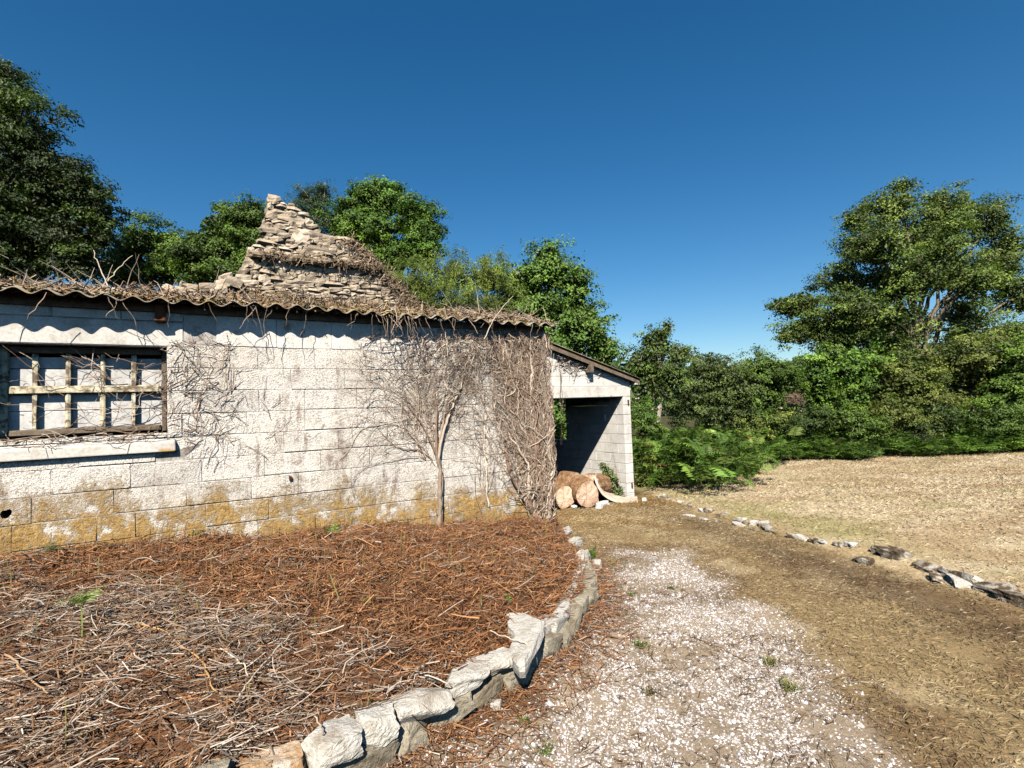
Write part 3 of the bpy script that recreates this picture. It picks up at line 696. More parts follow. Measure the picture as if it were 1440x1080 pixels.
# ------------------------------------------------------------------ stone edging round the bed
def rock_obj(name, me, p, s, rz, parent, rx=0, ry=0):
    o = nobj(name, me); mw = Matrix.Translation(tuple(p)) @ Matrix.Rotation(rz, 4, 'Z') @ Matrix.Rotation(ry, 4, 'Y') @ Matrix.Rotation(rx, 4, 'X') @ Matrix.Diagonal((*s, 1))
    o.matrix_world = mw
    if parent is not None: child_world(o, parent)
    return o
ED = empty('stone_edging', (.1, 3.2, 0), 'curved dry stone edging of pale granite round the bracken bed', 'edging')
def edge_stone(x0, y0, x1, y1, zt, wid, hgt, mat, seed, label=None, off=0.0, tilt=0.0):
    a_ = atz(x0, y0, zt); b_ = atz(x1, y1, zt); c_ = (a_ + b_) / 2; L = float(np.linalg.norm((b_ - a_)[:2])); rz = math.atan2(b_[1] - a_[1], b_[0] - a_[0])
    p = c_.copy(); p[2] = zt - hgt / 2; p[0] += -math.sin(rz) * off; p[1] += math.cos(rz) * off
    o = rock_obj('stone', rock_mesh('stone', mat, seed, 9, .15), p, (L * 1.1, wid * .9, hgt * .76), rz, ED, tilt)
    if label: o['label'] = label
    return o
G, BG, SG = M['granite'], M['brown_granite'], M['side_granite']
es = edge_stone
es(335, 1068, 425, 1042, .31, .16, .17, BG, 301, 'orange brown stained stone'); es(430, 1036, 500, 1008, .325, .24, .14, G, 302); es(503, 1004, 553, 988, .32, .19, .15, G, 303)
es(556, 985, 628, 958, .30, .17, .12, G, 304); es(626, 950, 682, 928, .29, .16, .11, G, 305); es(660, 932, 722, 908, .28, .17, .1, G, 306)
es(770, 872, 792, 842, .24, .14, .16, G, 308); es(786, 846, 806, 812, .21, .14, .2, G, 309); es(800, 815, 815, 788, .19, .15, .16, G, 310); es(806, 788, 822, 770, .17, .14, .13, G, 311)
es(794, 763, 812, 752, .14, .16, .14, G, 312); es(782, 748, 798, 737, .13, .16, .13, G, 313); es(736, 884, 772, 862, .235, .2, .14, G, 320)
# lower course seen below the caps
def low(px, py, z, s, rz, mat, seed): rock_obj('stone', rock_mesh('stone', mat, seed, 5, .15), atz(px, py, z), s, rz, ED)
aa = .40
k = 0
while aa < .985:
    f0 = bed_front(np.array([aa]))[0]; f1 = bed_front(np.array([min(aa + .02, 1)]))[0]; tn = (f1 - f0)[:2] / (np.linalg.norm((f1 - f0)[:2]) + 1e-9); rz = math.atan2(tn[1], tn[0])
    L = float(rng.uniform(.22, .4)); zt = f0[2]; gz_ = float(zground(f0[0], f0[1])); H = zt - gz_
    c_ = f0[:2] + np.array([tn[1], -tn[0]]) * (.012 + .012 * (k % 2)) + tn * L * .4
    rock_obj('stone', rock_mesh('stone', SG, 330 + k, 9, .13), (c_[0], c_[1], max(gz_, zt - .24) + .05), (L * rng.uniform(.8, 1.1), rng.uniform(.1, .16), rng.uniform(.09, .16)), rz + rng.normal(0, .12), ED, rng.normal(0, .15), rng.normal(0, .1))
    if k % 3 == 1: 
        c2 = c_ + np.array([tn[1], -tn[0]]) * .035; rock_obj('stone', rock_mesh('stone', SG, 360 + k, 4, .14), (c2[0], c2[1], gz_ + .02), (L * .6, .1, .09), rz + rng.normal(0, .2), ED)
    aa += L * .95 / 10.3; k += 1
for i, (x, y) in enumerate(((-1.36, 2.0), (-1.62, 1.82), (-1.95, 1.62), (-2.3, 1.42), (-2.7, 1.27), (-3.15, 1.15), (-3.6, 1.05), (-4.1, 1.0), (-4.6, .96), (-5.1, .92))):
    rock_obj('stone', rock_mesh('stone', G if i % 2 else SG, 350 + i, 4, .16), (x, y, .2), (.42, .2, .26), .55 - .04 * i, ED)
# the heart-shaped flat cap slab
cp = [(711, 859), (738, 862), (765, 873), (764, 886), (757, 900), (748, 915), (738, 931), (730, 932), (722, 924), (716, 908), (724, 893), (713, 880)]
def slab(name, pts, z, th, mat, parent, tiltv=(0, 0)):
    P = np.array([atz(x, y, z) for x, y in pts]); n = len(P); c = P.mean(0)
    P[:, 2] += (P[:, 0] - c[0]) * tiltv[0] + (P[:, 1] - c[1]) * tiltv[1]
    Vs = []; Fs = []
    rings = [(0.45, .006), (.9, .003), (1.0, -.012), (1.02, -.5 * th), (.93, -th)]
    rr = np.random.default_rng(5)
    for s, dz in rings:
        q = c + (P - c) * s; q[:, 2] = (c[2] + (P[:, 2] - c[2]) * s) + dz; Vs.append(q + rr.normal(0, .003, q.shape))
    V = np.concatenate([[c + [0, 0, .008]], *Vs, [c + [0, 0, -th]]]); j = np.arange(n); k = (j + 1) % n
    F4 = np.concatenate([np.stack([1 + r * n + k, 1 + r * n + j, 1 + (r + 1) * n + j, 1 + (r + 1) * n + k], 1) for r in range(len(rings) - 1)])
    F3 = np.concatenate([np.stack([0 * j, 1 + k, 1 + j], 1), np.stack([0 * j + len(V) - 1, 1 + 4 * n + j, 1 + 4 * n + k], 1)])
    F4 = F4[:, ::-1]; F3 = F3[:, ::-1]
    o = obj(name, V, [F4, F3], mat)
    if parent is not None: child_world(o, parent)
    return o
slab('stone', cp, .29, .085, G, ED, (.05, .02))['label'] = 'large flat heart shaped cap stone'

# kerb of half buried stones along the field
KB = empty('field_kerb', (3.4, 7, -.05), 'low broken line of half buried stones along the mown field', 'kerb')
ks = [(1440, 852, .5, .2, .2, 0), (1402, 836, .4, .2, .16, 0), (1352, 818, .5, .2, .15, 0), (1305, 803, .42, .18, .12, 0), (1258, 785, .34, .26, .24, 1), (1238, 779, .2, .2, .16, 1), (1195, 768, .24, .16, .1, 0), (1180, 766, .16, .14, .12, 1), (1150, 758, .3, .16, .08, 1), (1128, 752, .26, .14, .08, 0), (1085, 741, .28, .14, .06, 1), (1038, 729, .3, .18, .1, 0), (1060, 735, .2, .14, .06, 1), (988, 719, .34, .16, .07, 0), (968, 714, .3, .16, .06, 0), (1010, 724, .2, .12, .05, 1)]
for i, (px, py, L, wd_, h, dk) in enumerate(ks):
    p = atz(px, py, -.05); L *= .72; wd_ *= .7; h *= .42; p[2] = float(zground(p[0], p[1])) + h * .1
    rock_obj('stone', rock_mesh('stone', M['dark_granite'] if dk or i < 4 else G, 400 + i, 4, .2), p, (L, wd_, h * 1.5), 1.85 + rng.normal(0, .12), KB, rng.normal(0, .12), rng.normal(0, .12))
for i in range(34):
    y = rng.uniform(3.2, 10.6); x = float(np.interp(y, KERB[::-1, 1], KERB[::-1, 0])) + .1 + rng.normal(0, .035); sc_ = rng.uniform(.05, .15)
    rock_obj('stone', rock_mesh('stone', M['dark_granite'] if rng.random() < .72 else G, 440 + i, 3, .22), (x, y, float(zground(x, y)) + .01), (sc_ * 1.5, sc_ * .8, sc_ * .6), rng.uniform(1, 2.6), KB, rng.normal(0, .15), rng.normal(0, .15))
for i, (x, y) in enumerate(((4.15, 3.45), (4.3, 2.9), (4.45, 2.3))):
    rock_obj('stone', rock_mesh('stone', M['dark_granite'], 430 + i, 4, .2), (x, y, .04), (.36, .15, .1), 1.8, KB)

# ------------------------------------------------------------------ trees and shrubs
def leaf_quads(Pc, Nr, size, asp, r):
    """bent diamond leaves at Pc facing Nr"""
    n = len(Pc); Nr = Nr / (np.linalg.norm(Nr, axis=1, keepdims=True) + 1e-9)
    a = np.cross(Nr, r.normal(size=(n, 3))); a /= np.linalg.norm(a, axis=1, keepdims=True) + 1e-9
    b = np.cross(Nr, a); s = size[:, None]
    V = np.stack([Pc - a * s * .5, Pc + b * s * .5 * asp + Nr * s * .1, Pc + a * s * .5, Pc - b * s * .5 * asp + Nr * s * .1], 1)
    q = np.arange(n)[:, None] * 4
    return V.reshape(-1, 3), np.concatenate([q + [0, 1, 2], q + [0, 2, 3]])
LEAFB = np.array([1.4, 1.45, .95])
def plant(name, label, cat, lobes, depth, base, cols, leaf=.11, per=3600, asp=.55, group=None, trunk_r=.2, flat=.6, clump=.3, up=.35, seed=1, limbs=True, spiky=0, hole=.36, bark=None, dens=1.3):
    """lobes: (px, py, rx, ry[, extra depth]) seen in the photo at the given distance; crown = leaves in clumps on twigs, trunk = tapered wood"""
    r = np.random.default_rng(seed); C = []; R = []
    for l in lobes:
        Y = depth + (l[4] if len(l) > 4 else 0); p = at(l[0], l[1], Y); C.append(p); R.append((l[2] * Y / FPX, .5 * (l[2] + l[3]) * Y / FPX, l[3] * Y / FPX))
    C = np.array(C); R = np.array(R)
    bx, by = base; bz = float(zground(bx, by)) - .1
    root = empty(name, (bx, by, bz), label, cat, group)
    mean = C.mean(0)
    wood = Acc(); top = np.array([mean[0] * .7 + bx * .3, mean[1], max(bz + 1, C[:, 2].min() * .5 + mean[2] * .5)])
    bc = np.array([.34, .29, .23]) if bark is None else np.array(bark)
    def limb(p0, p1, r0_, r1_, K=7, wob=.12, n=5):
        t = np.linspace(0, 1, K)[:, None]; p = p0 * (1 - t) + p1 * t; L = np.linalg.norm(p1 - p0)
        p = p + r.normal(0, wob * L / K * .8, p.shape) * np.sin(t * math.pi); p[:, 2] += .06 * L * np.sin(t[:, 0] * math.pi)
        wood.tube(p, r0_ * (1 - t[:, 0]) + r1_ * t[:, 0], bc * r.uniform(.75, 1.15), n); return p
    tp = limb(np.array([bx, by, bz]), top, trunk_r, trunk_r * .6, 9, .06, 8)
    LV = []; LN = []; LS = []; LC = []
    for i in range(len(C)):
        st = tp[int(r.integers(4, 9))]
        if limbs: limb(st, C[i], trunk_r * .42, trunk_r * .16)
        lr = (R[i, 0] * R[i, 1] * R[i, 2]) ** (1 / 3); tot = int(per * lr * lr * dens)
        ns = int(r.integers(15, 24)); d = r.normal(size=(ns * 3, 3)); d /= np.linalg.norm(d, axis=1)[:, None]
        pick = [0]                                            # spread the boughs evenly round the lobe
        dm = np.linalg.norm(d - d[0], axis=1)
        while len(pick) < ns: q = int(np.argmax(dm + r.uniform(0, .25, len(d)))); pick.append(q); dm = np.minimum(dm, np.linalg.norm(d - d[q], axis=1))
        d = d[pick]; br = lr * r.uniform(.2, .5, ns); rad = r.uniform(.6, 1.0, ns) * (.8 + .45 * vn(d[:, 0] * 2 + i * 9, d[:, 2] * 2, seed))
        cc = C[i] + d * (rad * (1 - .12))[:, None] * R[i]
        kp = vn(cc[:, 0] * .5 + cc[:, 1] * .4, cc[:, 2] * .6, seed + 5) > hole - .14
        cc, br, d = cc[kp], br[kp], d[kp]; ns = len(cc)
        if ns == 0: continue
        if limbs:
            for q in range(min(ns, 12)): limb(C[i] + r.normal(0, .1, 3), cc[q], trunk_r * .13, .01, 5, .2, 3)
        w_ = br ** 2; w_ /= w_.sum(); m = np.maximum(8, (w_ * tot * .88)).astype(int); idx = np.repeat(np.arange(ns), m)
        # sprays: every bough carries little tufts, the tufts carry the leaves
        nt = np.maximum(4, (m / 26)).astype(int); tb = np.repeat(np.arange(ns), nt); td = r.normal(size=(len(tb), 3)); td /= np.linalg.norm(td, axis=1)[:, None]; td[:, 2] = np.where(td[:, 2] < -.35, -td[:, 2] * .6, td[:, 2])
        tc = cc[tb] + td * (br[tb] * r.uniform(.55, 1.12, len(tb)))[:, None] * [1, 1, flat + .15]; st_ = np.concatenate([[0], np.cumsum(nt)[:-1]])
        ti = st_[idx] + (r.random(len(idx)) * nt[idx]).astype(int)
        off = np.clip(r.normal(size=(len(idx), 3)), -1.8, 1.8) * (clump * .42 * r.uniform(.6, 1.3, len(tb)))[ti][:, None]; off[:, 2] *= flat
        if spiky: off[:, 2] = np.abs(off[:, 2]) * spiky * 2; off[:, :2] *= .5
        P = tc[ti] + off; P[:, 2] = np.maximum(P[:, 2], bz + .05)
        N_ = td[ti] * .75 + d[idx] * .3 + r.normal(0, .42, P.shape); N_[:, 2] += up
        cb = np.array(cols)[r.integers(len(cols), size=ns)] * r.uniform(.8, 1.5, (ns, 1)) * LEAFB; tcol = r.uniform(.75, 1.35, (len(tb), 1))
        LV.append(P); LN.append(N_); LS.append(leaf * .84 * r.uniform(.6, 1.35, len(P))); LC.append(cb[idx] * tcol[ti] * r.uniform(.8, 1.25, (len(P), 1)))
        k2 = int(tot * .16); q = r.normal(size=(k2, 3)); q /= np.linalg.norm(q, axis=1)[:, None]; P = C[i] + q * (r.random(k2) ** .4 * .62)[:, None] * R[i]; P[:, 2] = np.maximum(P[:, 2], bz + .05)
        LV.append(P); LN.append(r.normal(size=(k2, 3))); LS.append(leaf * 1.5 * r.uniform(.7, 1.4, k2)); LC.append(np.array(cols)[r.integers(len(cols), size=k2)] * LEAFB * r.uniform(.6, 1.0, (k2, 1)))  # core leaves tinted darker, the crown's inner shade put into their colour
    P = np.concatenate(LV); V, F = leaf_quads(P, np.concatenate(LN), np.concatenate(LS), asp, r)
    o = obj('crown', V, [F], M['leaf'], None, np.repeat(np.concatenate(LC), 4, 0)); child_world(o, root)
    o = wood.build('trunk', M['vine'] if bark is not None else M['bark_attr'], None, True); child_world(o, root)
    return root
M['bark_attr'] = mat_attr('grey_bark', .95, 0, .15, .7, 14)
OAK = [(.042, .07, .014), (.055, .088, .018), (.07, .11, .022), (.035, .058, .014)]
DARK = [(.025, .04, .013), (.034, .054, .015), (.045, .07, .018)]
BRIGHT = [(.06, .11, .02), (.05, .095, .018), (.08, .13, .024), (.045, .08, .018)]
GREY = [(.055, .075, .028), (.045, .062, .025), (.07, .09, .036)]
OLIVE = [(.075, .09, .024), (.06, .078, .02), (.09, .1, .03), (.048, .064, .018)]
ASH = [(.045, .068, .017), (.062, .088, .021), (.036, .053, .015), (.085, .11, .03)]
plant('oak_tree', 'tall dark oak rising beyond the roof at the far left', 'tree',
      [(-30, 140, 66, 70), (30, 195, 62, 62), (70, 245, 52, 50), (0, 280, 90, 80), (112, 268, 42, 36), (130, 300, 38, 38), (95, 340, 60, 46), (10, 370, 70, 40), (142, 330, 26, 26), (10, 125, 34, 40), (40, 345, 60, 50), (-40, 370, 80, 60), (60, 300, 50, 50), (110, 372, 50, 34), (20, 420, 80, 40)],
      15, (-15.5, 16), [(.014, .022, .008), (.02, .032, .009), (.034, .052, .013)], .12, 2600, trunk_r=.38, seed=11, hole=.3, bark=(.12, .1, .075))
plant('oak_tree', 'round topped green tree low between the dark oak and the ruin', 'tree', [(215, 344, 48, 34), (250, 358, 45, 36), (182, 362, 30, 28), (212, 385, 56, 28), (160, 385, 30, 26)], 20, (-14, 20.5), OAK, .12, 3300, trunk_r=.25, seed=12, group='trees behind the ruin', hole=.3)
plant('oak_tree', 'double domed dark green tree hard against the left of the ruin', 'tree', [(312, 326, 44, 42), (352, 304, 40, 28), (288, 352, 44, 38), (345, 340, 42, 42), (330, 380, 54, 34), (280, 385, 40, 26)], 19, (-10, 19.5), OAK, .115, 3500, trunk_r=.28, seed=13, group='trees behind the ruin', hole=.28)
plant('pine_tree', 'blue green conifer top showing behind the broken chimney peak', 'tree', [(440, 285, 30, 26), (455, 272, 16, 20), (415, 300, 26, 26), (455, 312, 36, 30), (420, 330, 40, 30), (430, 275, 14, 12)], 25, (-9.5, 25.5), [(.028, .05, .03), (.038, .062, .034)], .11, 2800, asp=.3, trunk_r=.25, seed=14, group='trees behind the ruin', hole=.38)
plant('oak_tree', 'large round bright green oak to the right of the ruin peak', 'tree', [(540, 282, 46, 34), (585, 312, 40, 42), (508, 285, 30, 30), (598, 350, 30, 32), (520, 325, 50, 40), (556, 355, 46, 34), (480, 320, 30, 34), (600, 330, 26, 26), (520, 375, 50, 30)], 22, (-4.6, 22.5), BRIGHT, .125, 3500, trunk_r=.35, seed=15, group='trees behind the ruin', hole=.3)
plant('willow_shrub', 'feathery willow scrub with upright stems behind the roof', 'shrub', [(590, 404, 42, 30), (640, 388, 46, 28), (690, 394, 40, 30), (560, 425, 40, 34), (620, 430, 60, 34), (690, 435, 60, 34), (575, 440, 40, 30)], 14, (-1.6, 14.3), [(.12, .15, .045), (.14, .17, .055), (.095, .125, .04)], .12, 5200, asp=.16, trunk_r=.06, seed=16, spiky=1.6, clump=.22, hole=.25)
plant('sapling', 'thin dark sapling sprig poking above the willow scrub', 'sapling', [(683, 372, 7, 18), (694, 384, 10, 10), (680, 395, 12, 12)], 15, (-.7, 15.2), [(.05, .06, .03)], .09, 2600, trunk_r=.03, seed=17, limbs=True, hole=.3, clump=.12)
plant('ash_tree', 'pointed bright green tree leaning over the open shed', 'tree', [(770, 362, 28, 26), (775, 385, 42, 32), (808, 405, 32, 34), (735, 398, 40, 32), (765, 430, 60, 40), (820, 452, 40, 40), (845, 485, 26, 26), (790, 480, 60, 40), (725, 440, 50, 36), (850, 500, 24, 22), (770, 540, 70, 40), (770, 600, 60, 40)], 15, (.9, 15.3), [(.06, .105, .024), (.05, .09, .02), (.075, .12, .03)], .115, 3500, trunk_r=.2, seed=18, hole=.27)
plant('hawthorn_tree', 'small ragged tree standing just right of the shed roof', 'tree', [(922, 482, 28, 30), (905, 512, 34, 34), (952, 498, 18, 16), (938, 462, 10, 12), (918, 545, 44, 36), (900, 575, 40, 30), (945, 530, 26, 22), (965, 492, 8, 6)], 16, (4.4, 16.3), [(.05, .075, .022), (.065, .092, .028), (.04, .06, .02)], .1, 3300, trunk_r=.14, seed=19, hole=.36, clump=.24)
HG = 'hedge shrubs along the far side of the field'
plant('shrub', 'grey green hawthorn shrub behind the bracken, next to the small ragged tree', 'shrub', [(1000, 522, 44, 30), (985, 560, 46, 36), (1030, 545, 40, 34), (1010, 590, 50, 30)], 17, (6.6, 17.6), GREY, .085, 4500, trunk_r=.1, seed=20, group=HG, clump=.2, hole=.42)
plant('shrub', 'mid green rounded shrub left of the brown dead thicket', 'shrub', [(1075, 524, 44, 32), (1060, 562, 40, 36), (1100, 545, 36, 36), (1080, 590, 50, 30)], 17.5, (8.6, 18.1), OAK, .1, 4300, trunk_r=.1, seed=21, group=HG, clump=.21, hole=.44, flat=.75)
plant('shrub', 'bushy green hazel shrub below the left end of the big tree', 'shrub', [(1165, 512, 44, 28), (1190, 530, 50, 36), (1150, 550, 38, 30), (1185, 570, 50, 32), (1215, 505, 34, 26)], 18, (11.2, 18.8), BRIGHT, .11, 4100, trunk_r=.12, seed=22, group=HG, clump=.21, hole=.44, flat=.75)
plant('shrub', 'dull olive shrub under the trunk of the big tree', 'shrub', [(1262, 545, 48, 40), (1290, 520, 40, 32), (1240, 580, 50, 30), (1300, 570, 46, 34)], 17.5, (13.4, 18.2), OLIVE, .1, 4300, trunk_r=.12, seed=23, group=HG, clump=.21, hole=.44, flat=.75)
plant('shrub', 'broad olive green sallow shrub to the right of the big trunk', 'shrub', [(1350, 520, 50, 40), (1385, 545, 50, 40), (1330, 565, 46, 36), (1390, 500, 44, 34)], 18, (16.4, 18.6), OLIVE, .11, 4100, trunk_r=.12, seed=24, group=HG, clump=.21, hole=.44, flat=.75)
plant('shrub', 'dark green shrub at the right end of the hedge', 'shrub', [(1440, 520, 46, 50), (1470, 560, 60, 50), (1430, 560, 36, 40), (1520, 520, 70, 60)], 17, (18, 17.6), OAK, .11, 3900, trunk_r=.14, seed=25, group=HG, clump=.21, hole=.44, flat=.75)
plant('ash_tree', 'tall spreading ash with pale trunk beyond the hedge, alone at right', 'tree',
      [(1255, 292, 46, 38), (1335, 296, 50, 38), (1392, 312, 34, 40), (1300, 335, 58, 44), (1215, 345, 42, 38), (1185, 395, 44, 34), (1122, 428, 42, 26), (1150, 455, 46, 28), (1250, 400, 54, 42), (1330, 385, 46, 40), (1400, 372, 40, 40), (1432, 415, 36, 40), (1215, 455, 46, 30), (1355, 440, 36, 34), (1100, 428, 22, 16), (1205, 310, 26, 22), (1420, 345, 22, 26), (1270, 262, 20, 12), (1270, 470, 50, 28), (1180, 480, 40, 20), (1285, 390, 46, 40, -2), (1240, 345, 46, 40, -2), (1330, 345, 46, 40, -2), (1200, 430, 40, 36, -2), (1370, 400, 36, 36, -2), (1240, 492, 50, 26, -2), (1180, 478, 46, 26, -1), (1120, 470, 40, 22), (1370, 480, 50, 30, -1), (1425, 470, 50, 30, -1), (1340, 500, 40, 20, 1), (1252, 446, 34, 30, -3)],
      25, (20.1, 25), ASH, .14, 2500, trunk_r=.27, seed=26, hole=.3, clump=.4, bark=(.22, .18, .13), dens=.85)
plant('shrub', 'tall dark thicket filling the gap behind the hawthorn and hazel', 'shrub', [(1040, 550, 60, 34), (1130, 535, 60, 30), (1230, 535, 60, 36), (960, 560, 50, 40), (1320, 545, 70, 40), (1420, 530, 60, 50)], 21, (11, 21.5), DARK, .12, 2600, trunk_r=.15, seed=27)
# brown dead thicket in the hedge
def dead_bush(name, label, px, py, Y, rr, n, seed):
    r = np.random.default_rng(seed); c = at(px, py, Y); a = Acc(); t = np.linspace(0, 1, 6)
    d = r.normal(size=(n, 3)); d[:, 2] = np.abs(d[:, 2]) * 1.3 - .3; d /= np.linalg.norm(d, axis=1)[:, None]
    P = c + d[:, None] * (rr * r.uniform(.5, 1.1, n)[:, None] * t)[..., None] + r.normal(0, .05, (n, 6, 3)); P[:, :, 2] -= .25 * t ** 2 * rr
    a.tube(P, np.repeat((.012 * (1 - .7 * t))[None], n, 0), np.array([.2, .14, .09]) * r.uniform(.5, 1.3, (n, 1)))
    o = a.build(name, M['vine']); return tag(o, label, 'bush')
dead_bush('dead_bush', 'brown dead brush heap caught in the green hedge', 1118, 562, 16.6, .38, 130, 5)
# ------------------------------------------------------------------ bracken
def frond_arrays(P0, az, L, lean, r, np_=13, wid=.42):
    """one arching fern frond each: rachis and tapering pinnae -> V, tri faces, per-frond index"""
    n = len(P0); t = np.linspace(.18, 1, np_); dirh = np.stack([np.cos(az), np.sin(az), 0 * az], 1); side = np.stack([-np.sin(az), np.cos(az), 0 * az], 1)
    x = L[:, None] * (lean[:, None] * t ** 1.5); zc = L[:, None] * (t * (1.0 - .45 * lean[:, None]) - .45 * lean[:, None] * t ** 3)
    cen = P0[:, None] + dirh[:, None] * x[..., None] + ZV * zc[..., None]
    tg = np.gradient(cen, axis=1); tg /= np.linalg.norm(tg, axis=2, keepdims=True)
    w = L[:, None] * wid * np.clip(1.15 - t, .05, 1)[None] * (.4 + 1.2 * np.minimum(t, .5))[None] * r.uniform(.8, 1.2, (n, np_))
    th = L[:, None] * .038 * np.ones((1, np_)) * (1.2 - .7 * t)[None]
    Vs = []
    for s in (-1, 1):
        tip = cen + s * side[:, None] * w[..., None] + tg * (w * .35)[..., None] - ZV * (w * .22)[..., None] + r.normal(0, .012, cen.shape)
        mid = cen * .55 + tip * .45 + ZV * (w * .09)[..., None]
        Vs.append(np.stack([cen, mid + tg * th[..., None], tip, mid - tg * th[..., None]], 2))
    V = np.stack(Vs, 2).reshape(-1, 3); q = np.arange(len(V) // 4)[:, None] * 4
    F = np.concatenate([q + [0, 1, 2], q + [0, 2, 3]])
    k = np.linspace(0, 1, 6); rx = L[:, None] * lean[:, None] * k ** 1.5; rz = L[:, None] * (k * (1 - .45 * lean[:, None]) - .45 * lean[:, None] * k ** 3)
    R = P0[:, None] + dirh[:, None] * rx[..., None] + ZV * rz[..., None]
    return V, F, R, 2 * np_ * 4
def fern_mass(name, X, Y, hz, cols, seed, size=(.7, 1.2), label=None, cat=None, kind=None, group=None, np_=13, z=None):
    r = np.random.default_rng(seed); n = len(X); a = Acc()
    P0 = np.stack([X, Y, (zground(X, Y) if z is None else z) + hz], 1); L = r.uniform(*size, n); az = r.uniform(0, 2 * math.pi, n); az = np.where(r.random(n) < .5, -1.6 + r.normal(0, .9, n), az)
    V, F, R, per = frond_arrays(P0, az, L, r.uniform(.35, .95, n), r, np_)
    c = np.array(cols)[r.integers(len(cols), size=n)] * r.uniform(.6, 1.3, (n, 1)) * (.75 + .65 * vn(X * .7, Y * .7, 3))[:, None]
    br = r.random(n) < .015; c[br] = np.array([.2, .12, .05]) * r.uniform(.6, 1.2, (int(br.sum()), 1))
    a.add(V, F, np.repeat(c, per, 0)); a.tube(R, np.repeat((L * .006)[:, None], 6, 1), c * .9 + .02)
    o = a.build(name, M['frond']); return tag(o, label, cat, group, kind)
BRK = [(.11, .2, .028), (.15, .25, .035), (.075, .14, .022), (.19, .26, .055)]
r = np.random.default_rng(38); N = 3500
X = r.uniform(5.4, 24, N); Y = 15.75 + np.abs(r.normal(0, .9, N)) + 1.5 * (fbm(X * .8, X * 0, 61) - .5) - .25 * sst(12, 7, X) * 2.2
fern_mass('bracken_bank', X, Y, r.uniform(0, 1.0, N) * sst(15.5, 17.0, Y) * np.clip(.2 + 1.2 * fbm(X * .9, X * 0 + 3, 63, 3), 0, .85), BRK[:3], 32, (.35, 1.0), 'long bank of green bracken along the far edge of the field', 'bracken', 'stuff', np_=10)
N = 1500
q = r.normal(size=(N, 2)); X = 4.55 + q[:, 0] * .75; Y = 13.2 + q[:, 1] * 1.2; Y += (X - 4.4) * .9
uu_ = (X - C0[0]) * T[0] + (Y - C0[1]) * T[1]; dd_ = (X - C0[0]) * W[0] + (Y - C0[1]) * W[1]; ok = ~((uu_ < 4.25) & (dd_ < 6.6)); X, Y = X[ok], Y[ok]; N = len(X)
fern_mass('bracken_clump', X, Y, r.uniform(0, .85, N), BRK, 33, (.38, .8), 'tall bright green bracken clump beside the shed corner', 'bracken', np_=13)
N = 260
X = 5.7 + np.clip(r.normal(0, .35, N), -.6, .6); Y = 13.9 + np.clip(r.normal(0, .4, N), -.6, .6)
fern_mass('bracken_clump', X, Y, r.uniform(0, .12, N), BRK, 34, (.45, .8), 'low bracken clump spilling onto the mown straw field', 'bracken', np_=12)
plant('bramble_bush', 'yellow green bramble bush at the foot of the shed pier', 'bush', [(908, 640, 16, 26), (915, 665, 20, 20), (905, 675, 14, 14)], 11.9, (3.1, 11.9), [(.11, .12, .03), (.09, .11, .03), (.07, .09, .025)], .05, 9000, trunk_r=.02, seed=35, clump=.12, limbs=False, hole=.25)
plant('bramble_bush', 'green bramble growing inside the bracken behind the shed pier', 'bush', [(912, 600, 26, 40), (930, 640, 26, 26), (960, 625, 34, 26)], 14.4, (4.0, 14.4), [(.05, .09, .02), (.07, .11, .025)], .07, 6000, trunk_r=.03, seed=36, clump=.16, limbs=False, hole=.25)
plant('bramble_bush', 'sallow yellowish bush behind the middle of the bracken bank', 'bush', [(1055, 600, 36, 22), (1100, 605, 40, 22), (1035, 612, 30, 18)], 16.9, (7.6, 16.9), [(.11, .125, .035), (.08, .1, .03)], .07, 6000, trunk_r=.03, seed=37, clump=.18, limbs=False, hole=.25)
BBG = 'brambles between the bracken and the hedge'
for i, (lab, lob, Y, c_, sd) in enumerate((('dark bramble mound below the brown dead brush', [(1125, 600, 34, 24), (1150, 588, 28, 22)], 16.3, DARK, 0), ('leafy bramble mound below the bright hazel shrub', [(1190, 590, 34, 28), (1220, 600, 30, 22)], 16.0, OAK, 1), ('tall bramble tangle below the dull olive shrub', [(1262, 585, 36, 32), (1285, 600, 30, 26)], 16.4, OLIVE, 2), ('dark bramble tangle below the big pale trunk', [(1330, 588, 36, 30), (1310, 604, 30, 22)], 16.1, DARK, 3), ('bramble mound at the far right behind the field corner', [(1400, 590, 40, 34), (1435, 600, 36, 28)], 16.0, OAK, 4))):
    plant('bramble_bush', lab, 'bush', lob, Y, (float(at(lob[0][0], 600, Y)[0]), Y), c_, .075, 5200, trunk_r=.03, seed=140 + i, clump=.18, limbs=False, hole=.3, group=BBG)
# far wood closing the view all round
r = np.random.default_rng(41); n = 14000
ang = r.uniform(0, 2 * math.pi, n); rad = 62 + np.abs(r.normal(0, 5, n)); Xf = rad * np.sin(ang); Yf = 5 + rad * np.cos(ang)
zf = r.random(n) ** .8 * (5.5 + 3 * vn(ang * 14, ang * 0, 71))
V, F = leaf_quads(np.stack([Xf, Yf, zf - .3], 1), np.stack([-np.sin(ang), -np.cos(ang), .4 + 0 * ang], 1) + r.normal(0, .6, (n, 3)), r.uniform(.7, 1.7, n), .7, r)
o = obj('far_wood', V, [F], M['leaf'], None, np.repeat(np.array(OAK)[r.integers(4, size=n)], 4, 0)); tag(o, 'distant wood closing the view beyond the hedge', kind='stuff')

